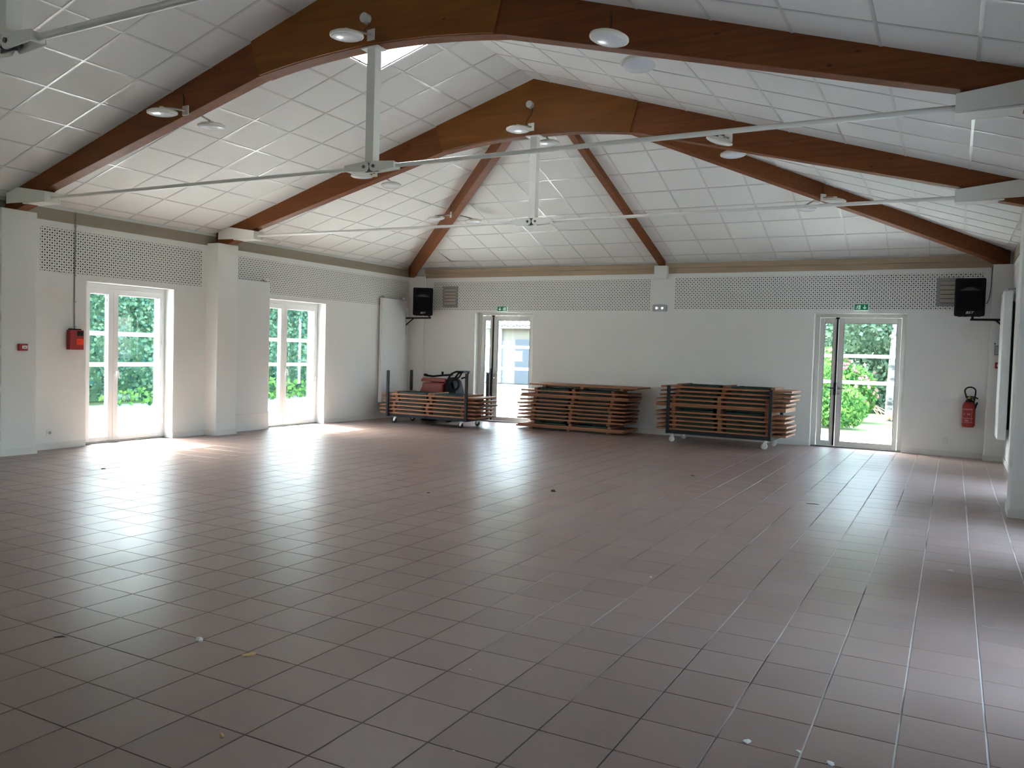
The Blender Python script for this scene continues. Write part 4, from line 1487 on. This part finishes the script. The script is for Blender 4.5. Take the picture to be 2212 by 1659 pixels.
# ------------------------------------------------------------------ fire extinguisher
ex_ = thing('fire_extinguisher', 'red fire extinguisher with black hose hung on the back wall', 'fire extinguisher', (0.255, YB, 0.50))
ec = Matrix.Translation((0.255, YB - 0.105, 0))
MB().lathe([(0, 0.500), (0.075, 0.502), (0.090, 0.520), (0.094, 0.540), (0.094, 0.83), (0.088, 0.865), (0.068, 0.895), (0.036, 0.912), (0.030, 0.93), (0, 0.93)], ec, 32).build('cylinder', 'ext_red', ex_, smooth=True)
MB().lathe([(0, 0.905), (0.060, 0.893), (0.050, 0.925), (0.034, 0.945), (0.022, 0.952), (0, 0.952)], ec, 24).build('collar', 'rubber_black', ex_, smooth=True)
MB().cyl((0.255, YB - 0.105, 0.94), (0.255, YB - 0.105, 1.00), 0.017, 0.014).build('valve', 'brass', ex_, smooth=True)
MB().tube([(0.225, YB - 0.105, 0.985), (0.30, YB - 0.11, 0.985), (0.345, YB - 0.115, 0.975), (0.375, YB - 0.12, 0.955)], 0.010, 8).build('lever', 'black_metal', ex_, smooth=True)
MB().tube([(0.265, YB - 0.11, 0.965), (0.31, YB - 0.115, 0.955), (0.34, YB - 0.12, 0.945)], 0.008, 8).build('lever', 'black_metal', ex_, smooth=True)
pts = [(0.222, YB - 0.115, 0.96), (0.205, YB - 0.12, 1.00), (0.190, YB - 0.12, 1.05)]
pts += [(0.262 + 0.075 * math.cos(a), YB - 0.12, 1.075 + 0.062 * math.sin(a)) for a in [math.pi - math.pi * i / 12 for i in range(13)]]
pts += [(0.335, YB - 0.12, 1.02), (0.325, YB - 0.125, 0.96), (0.318, YB - 0.13, 0.90), (0.330, YB - 0.14, 0.84)]
MB().tube(pts, 0.0115, 10).build('hose', 'rubber_black', ex_, smooth=True)
MB().cyl((0.368, YB - 0.13, 0.90), (0.330, YB - 0.14, 0.80), 0.012, 0.018).build('nozzle', 'rubber_black', ex_, smooth=True)
lb = MB()
for i in range(8):
    a0, a1 = math.radians(-150 + i * 12), math.radians(-150 + (i + 1) * 12)
    if i in (0, 7):
        z0_, z1_ = 0.575, 0.80
        lb.add([(0.255 + 0.0955 * math.cos(a0), YB - 0.105 + 0.0955 * math.sin(a0), z0_), (0.255 + 0.0955 * math.cos(a0 + .06), YB - 0.105 + 0.0955 * math.sin(a0 + .06), z0_), (0.255 + 0.0955 * math.cos(a0 + .06), YB - 0.105 + 0.0955 * math.sin(a0 + .06), z1_), (0.255 + 0.0955 * math.cos(a0), YB - 0.105 + 0.0955 * math.sin(a0), z1_)], [(0, 1, 2, 3)])
    for z0_, z1_ in ((0.575, 0.583), (0.640, 0.648), (0.780, 0.792)) + (((0.600, 0.618),) if i in (2, 3, 4) else ()) + (((0.70, 0.72),) if i in (1, 4, 5) else ()):
        lb.add([(0.255 + 0.0955 * math.cos(a0), YB - 0.105 + 0.0955 * math.sin(a0), z0_), (0.255 + 0.0955 * math.cos(a1), YB - 0.105 + 0.0955 * math.sin(a1), z0_), (0.255 + 0.0955 * math.cos(a1), YB - 0.105 + 0.0955 * math.sin(a1), z1_), (0.255 + 0.0955 * math.cos(a0), YB - 0.105 + 0.0955 * math.sin(a0), z1_)], [(0, 1, 2, 3)])
lb.build('label_print', 'ext_label', ex_, recalc=False)
MB().box(0.22, 0.29, YB - 0.02, YB - .001, 0.55, 0.95).build('wall_hook', 'black_metal', ex_)

# ------------------------------------------------------------------ litter on the floor
def crumb(name, label, cat, x, y, size, mat, seed, flat=0.3, stretch=1.0):
    r = random.Random(seed)
    m = MB()
    n = 7
    ang = [2 * math.pi * i / n + r.uniform(-.2, .2) for i in range(n)]
    rot = r.uniform(0, 3.14)
    def P(a, k, z):
        u, v = size * k * math.cos(a) * stretch, size * k * math.sin(a) / stretch
        return (x + u * math.cos(rot) - v * math.sin(rot), y + u * math.sin(rot) + v * math.cos(rot), z)
    base = [P(a, r.uniform(.7, 1.1), 0.0006) for a in ang]
    mid = [P(a, r.uniform(.6, 1.0), size * flat * r.uniform(.4, 1.0)) for a in ang]
    vs = base + mid + [(x, y, size * flat * 1.2)]
    fs = [list(range(n - 1, -1, -1))] + [(i, (i + 1) % n, n + (i + 1) % n, n + i) for i in range(n)] + [(n + i, n + (i + 1) % n, 2 * n) for i in range(n)]
    m.add(vs, fs)
    tag(m.build(name, mat, recalc=False), label, cat, 'bits of litter on the floor')


crumb('paper_scrap', 'crumpled white paper scrap on the dark near floor', 'litter', -3.284, 2.903, 0.026, 'crumb_white', 1, 0.35, 1.3)
crumb('wood_chip', 'flat tan wood chip on the dark near floor', 'litter', -2.932, 2.880, 0.032, 'crumb_tan', 2, 0.25, 1.35)
crumb('dead_leaf', 'small dark curled leaf lying in the middle of the hall', 'litter', -3.735, 8.03, 0.030, 'crumb_dark', 3, 0.7, 1.1)
crumb('wood_chip', 'thin pale chip nearest the lower left of the floor', 'litter', -2.396, 2.228, 0.016, 'crumb_tan', 4, 0.3, 1.5)
crumb('plaster_crumb', 'white plaster crumb on a whitish joint, lower right floor', 'litter', -0.644, 3.25, 0.020, 'crumb_white', 5, 0.2, 1.2)
crumb('plaster_crumb', 'small white plaster crumb near the bottom edge', 'litter', -0.456, 3.274, 0.012, 'crumb_white', 6, 0.2, 1.2)
crumb('plaster_crumb', 'white plaster crumb at the very bottom edge', 'litter', -0.337, 3.235, 0.020, 'crumb_white', 7, 0.2, 1.2)
crumb('dry_twig', 'thin brown twig on the lower left floor', 'litter', -3.889, 2.561, 0.020, 'crumb_dark', 8, 0.2, 1.9)
crumb('dry_twig', 'thin brown twig in front of the right back door', 'litter', -1.216, 9.023, 0.036, 'crumb_dark', 9, 0.15, 2.2)
crumb('dirt_crumb', 'dark crumb on the bright floor before the first left door', 'litter', -8.615, 6.187, 0.022, 'crumb_dark', 10, 0.4, 1.2)
crumb('plaster_crumb', 'white curl near the right wall pilaster', 'litter', 0.05, 6.75, 0.020, 'crumb_white', 12, 0.3, 1.5)
crumb('dirt_crumb', 'dark crumb in front of the white-wheeled trolley', 'litter', -2.815, 10.189, 0.026, 'crumb_dark', 13, 0.3, 1.4)
crumb('plaster_crumb', 'tiny white speck in the lower middle of the floor', 'litter', -1.936, 3.298, 0.006, 'crumb_white', 14, 0.5)
crumb('plaster_crumb', 'tiny white speck near the bottom centre', 'litter', -1.579, 2.587, 0.006, 'crumb_white', 15, 0.5)
crumb('plaster_crumb', 'tiny white speck on the floor right of centre', 'litter', -1.735, 5.333, 0.010, 'crumb_white', 16, 0.5)
crumb('paper_scrap', 'tiny white paper bit on the shiny floor near the back', 'litter', -4.15, 6.42, 0.014, 'crumb_white', 17, 0.4, 1.4)
crumb('dirt_crumb', 'small reddish crumb on the floor left of centre', 'litter', -4.75, 7.139, 0.018, 'crumb_dark', 18, 0.4)

# ------------------------------------------------------------------ outside
struct(MB().box(-60, 40, -30, 80, -0.30, -0.06).build('lawn', 'lawn_grass'))
struct(MB().box(-16.3, -11.0, -8, 19.0, -0.20, -0.03).build('terrace', 'terrace_stone'))
struct(MB().box(-11.1, 3.0, 15.4, 18.6, -0.20, -0.031).build('terrace', 'terrace_stone'))
struct(MB().box(-30, -4.2, 18.6, 40.0, -0.20, -0.045).build('courtyard', 'courtyard_gravel'))
struct(MB().box(1.1, 9.5, -8, 15.4, -0.20, -0.03).build('terrace', 'terrace_stone'))
struct(MB().box(-11.0, 1.1, -8, -2.8, -0.20, -0.031).build('terrace', 'terrace_stone'))
struct(MB().box(-17.5, -16.3, -8, 40, -0.20, -0.04).build('road', 'asphalt'))


def leaves(name, label, cat, blobs, n, size, mat, seed, group=None, stuff=False, core=None):
    """cloud of folded leaf quads filling ellipsoids (cx,cy,cz,rx,ry,rz)"""
    r = random.Random(seed)
    vol = [b[3] * b[4] * b[5] for b in blobs]
    tot = sum(vol)
    m = MB()
    for b, v in zip(blobs, vol):
        for _ in range(int(n * v / tot)):
            while True:
                p = Vector((r.uniform(-1, 1), r.uniform(-1, 1), r.uniform(-1, 1)))
                if p.length < 1:
                    break
            p = p.normalized() * (p.length ** 0.45)
            c = Vector((b[0] + p.x * b[3], b[1] + p.y * b[4], b[2] + p.z * b[5]))
            if c.z < 0:
                c.z = r.uniform(0, 0.2)
            d = Vector((r.uniform(-1, 1), r.uniform(-1, 1), r.uniform(-.6, .8))).normalized()
            e = d.orthogonal().normalized()
            e = Matrix.Rotation(r.uniform(0, 6.28), 3, d) @ e
            s_ = size * r.uniform(.6, 1.4)
            w = d.cross(e) * s_ * 0.45
            tip = d * s_ * 0.12
            m.add([c - e * s_ * .6, c + w + tip, c + e * s_ * .6, c - w + tip], [(0, 1, 2, 3)])
    o = m.build(name, mat, None, recalc=False)
    if label:
        tag(o, label, cat, group)
    if stuff:
        o['kind'] = 'stuff'
    return o


hb = []
hr = random.Random(5)
y = 4.0
while y < 21.5:
    hb.append((-18.3 + hr.uniform(-.2, .2), y, 1.3 + hr.uniform(0, .3), 0.75, 0.85, 1.5))
    hb.append((-18.6 + hr.uniform(-.3, .3), y + .3, 3.1 + hr.uniform(-.3, .5), 0.95, 0.9, 1.3))
    y += 0.75
leaves('hedge', 'tall dense green hedge outside the left doors', 'hedge', hb, 52000, 0.085, 'leaf_hedge', 21, stuff=True)
struct(MB().box(-19.6, -18.7, 0, 22.5, -.05, 4.2).build('hedge_core', 'leaf_hedge'))
leaves('flowering_weeds', 'pale green weeds at the foot of the hedge', 'weeds', [(-16.9, 17.3, 0.20, 0.5, 2.5, 0.35), (-16.9, 13.0, 0.12, 0.3, 1.0, 0.25)], 700, 0.10, 'leaf_bush', 22, stuff=True)

# garden behind the right back door
leaves('leafy_shrub', 'bright green leafy shrub seen through the right back door', 'shrub', [(-2.95, 20.6, 0.70, 0.9, 0.7, 0.80), (-2.22, 20.2, 0.42, 0.6, 0.5, 0.50), (-3.7, 20.9, 1.0, 0.9, 0.7, 0.95)], 9000, 0.075, 'leaf_bush', 23)
fs2 = thing('flowering_shrub', 'shrub with pink flowers seen through the right back door', 'shrub', (-1.9, 22.6, 0))
o = leaves('foliage', None, None, [(-2.25, 22.6, 0.70, 0.62, 0.5, 0.70), (-3.0, 22.8, 1.0, 0.8, 0.6, 0.85)], 5000, 0.085, 'leaf_bush', 24)
o.data.transform(Matrix.Translation((1.9, -22.6, 0)))
o.parent = fs2
o = leaves('blossoms', None, None, [(-2.15, 22.2, 1.05, 0.6, 0.4, 0.40), (-1.95, 22.2, 0.75, 0.4, 0.3, 0.4), (-2.6, 22.3, 1.5, 0.5, 0.4, 0.3)], 130, 0.085, 'petal_pink', 25)
o.data.transform(Matrix.Translation((1.9, -22.6, 0)))
o.parent = fs2
bt = thing('birch_tree', 'birch with pale speckled trunk seen through the right back door', 'tree', (-1.42, 23.9, -0.05))
MB().tube([(-1.42, 23.9, -0.1), (-1.40, 23.9, 0.8), (-1.36, 23.92, 1.8), (-1.30, 23.9, 3.0), (-1.32, 23.9, 4.4)], 0.125, 14).build('trunk', 'birch_bark', bt, smooth=True)
o = leaves('crown', None, None, [(-1.6, 24.6, 3.2, 1.6, 1.0, 1.4), (-2.9, 24.8, 3.0, 1.4, 1.0, 1.3), (-.3, 24.8, 3.0, 1.4, 1.0, 1.4)], 6500, 0.12, 'leaf_tree', 26)
o.data.transform(Matrix.Translation((1.42, -23.9, 0.05)))
o.parent = bt
hb = []
x = -7.5
while x < 3.5:
    hb.append((x, 27.5 + hr.uniform(-.3, .3), 1.4, 0.9, 0.7, 1.7))
    hb.append((x + .3, 27.9 + hr.uniform(-.3, .3), 3.6, 1.0, 0.8, 1.4))
    x += 0.8
leaves('hedge', 'grey-green leafy screen far behind the birch trunk', 'hedge', hb, 30000, 0.12, 'leaf_tree', 27, stuff=True)
struct(MB().box(-8, 4, 28.4, 29.0, -.05, 4.8).build('hedge_core', 'leaf_tree'))
MBs = MB()
sr = random.Random(4)
for i in range(26):
    a = sr.uniform(0, 3.14)
    MBs.tube([(-1.30 + sr.uniform(-.3, .3), 23.2 + sr.uniform(-.2, .2), 0.02), (-1.30 + 0.5 * math.cos(a), 23.2 + .2 * math.sin(a), 0.25 + sr.uniform(0, .15))], 0.012, 4)
o = tag(MBs.build('cut_branches', 'straw'), 'small heap of cut brown branches beside the birch', 'branches')
o['kind'] = 'stuff'

# outbuilding behind the left back door
bx, by = -21.0, 34.0
bd = thing('outbuilding', 'low outbuilding with pale tiled roof seen through the left back door', 'building', (bx, by, 0))
MB().box(-30, -13.5, by, by + 5, -0.05, 2.65).build('wall', 'render_beige', bd)
MB().box(-30, -13.5, by - 0.03, by + 0.02, 0.0, 1.98).build('lower_wall', 'render_grey', bd)
for x in (-22.5, -20.35, -18.9):
    MB().box(x, x + 0.22, by - 0.10, by - 0.02, 0.0, 2.62).build('post', 'pale_render', bd)
MB().box(-17.95, -16.2, by - 0.08, by - 0.02, 0.0, 2.05).build('door', 'blue_door', bd)
MB().box(-30, -13.5, by - 0.35, by - 0.25, 2.55, 2.66).build('gutter', 'aluminium', bd)
rf = MB()
nx, ny = 330, 8
vs, fs = [], []
for j in range(ny + 1):
    for jj in (0, 1):
        for i in range(nx + 1):
            X = -30.2 + i * 17.0 / nx
            f_ = j / ny
            vs.append((X, by - 0.35 + f_ * 4.2, 2.66 + f_ * 1.9 + 0.035 * math.sin(i * 2 * math.pi / 6) + (0.05 if jj else 0.0)))
n1 = nx + 1
for j in range(2 * ny + 1):
    for i in range(nx):
        fs.append((j * n1 + i, j * n1 + i + 1, (j + 1) * n1 + i + 1, (j + 1) * n1 + i))
rf.add(vs, fs)
rf.build('roof', 'roof_tile', bd, recalc=False)
tb = thing('leafy_tree', 'leafy tree hanging before the outbuilding roof', 'tree', (-11.6, 25.6, -0.05))
MB().tube([(-11.6, 25.6, -0.1), (-11.65, 25.6, 1.5), (-11.9, 25.6, 2.8), (-12.5, 25.6, 3.8)], 0.09, 10).build('trunk', 'birch_bark', tb, smooth=True)
o = leaves('crown', None, None, [(-12.6, 25.5, 3.6, 1.15, 0.8, 1.0), (-12.0, 25.5, 2.7, 0.55, 0.5, 0.7), (-13.6, 25.7, 4.0, 0.9, 0.8, 0.8)], 5200, 0.11, 'leaf_bush', 28)
o.data.transform(Matrix.Translation((11.6, -25.6, 0.05)))
o.parent = tb
hb = [(-30 + k_ * 1.6, 41 + hr.uniform(-.5, .5), 3.6, 1.4, 1.2, 4.0) for k_ in range(13)]
leaves('treeline', 'pale trees rising behind the outbuilding roof', 'trees', hb, 9000, 0.32, 'leaf_tree', 29, stuff=True)
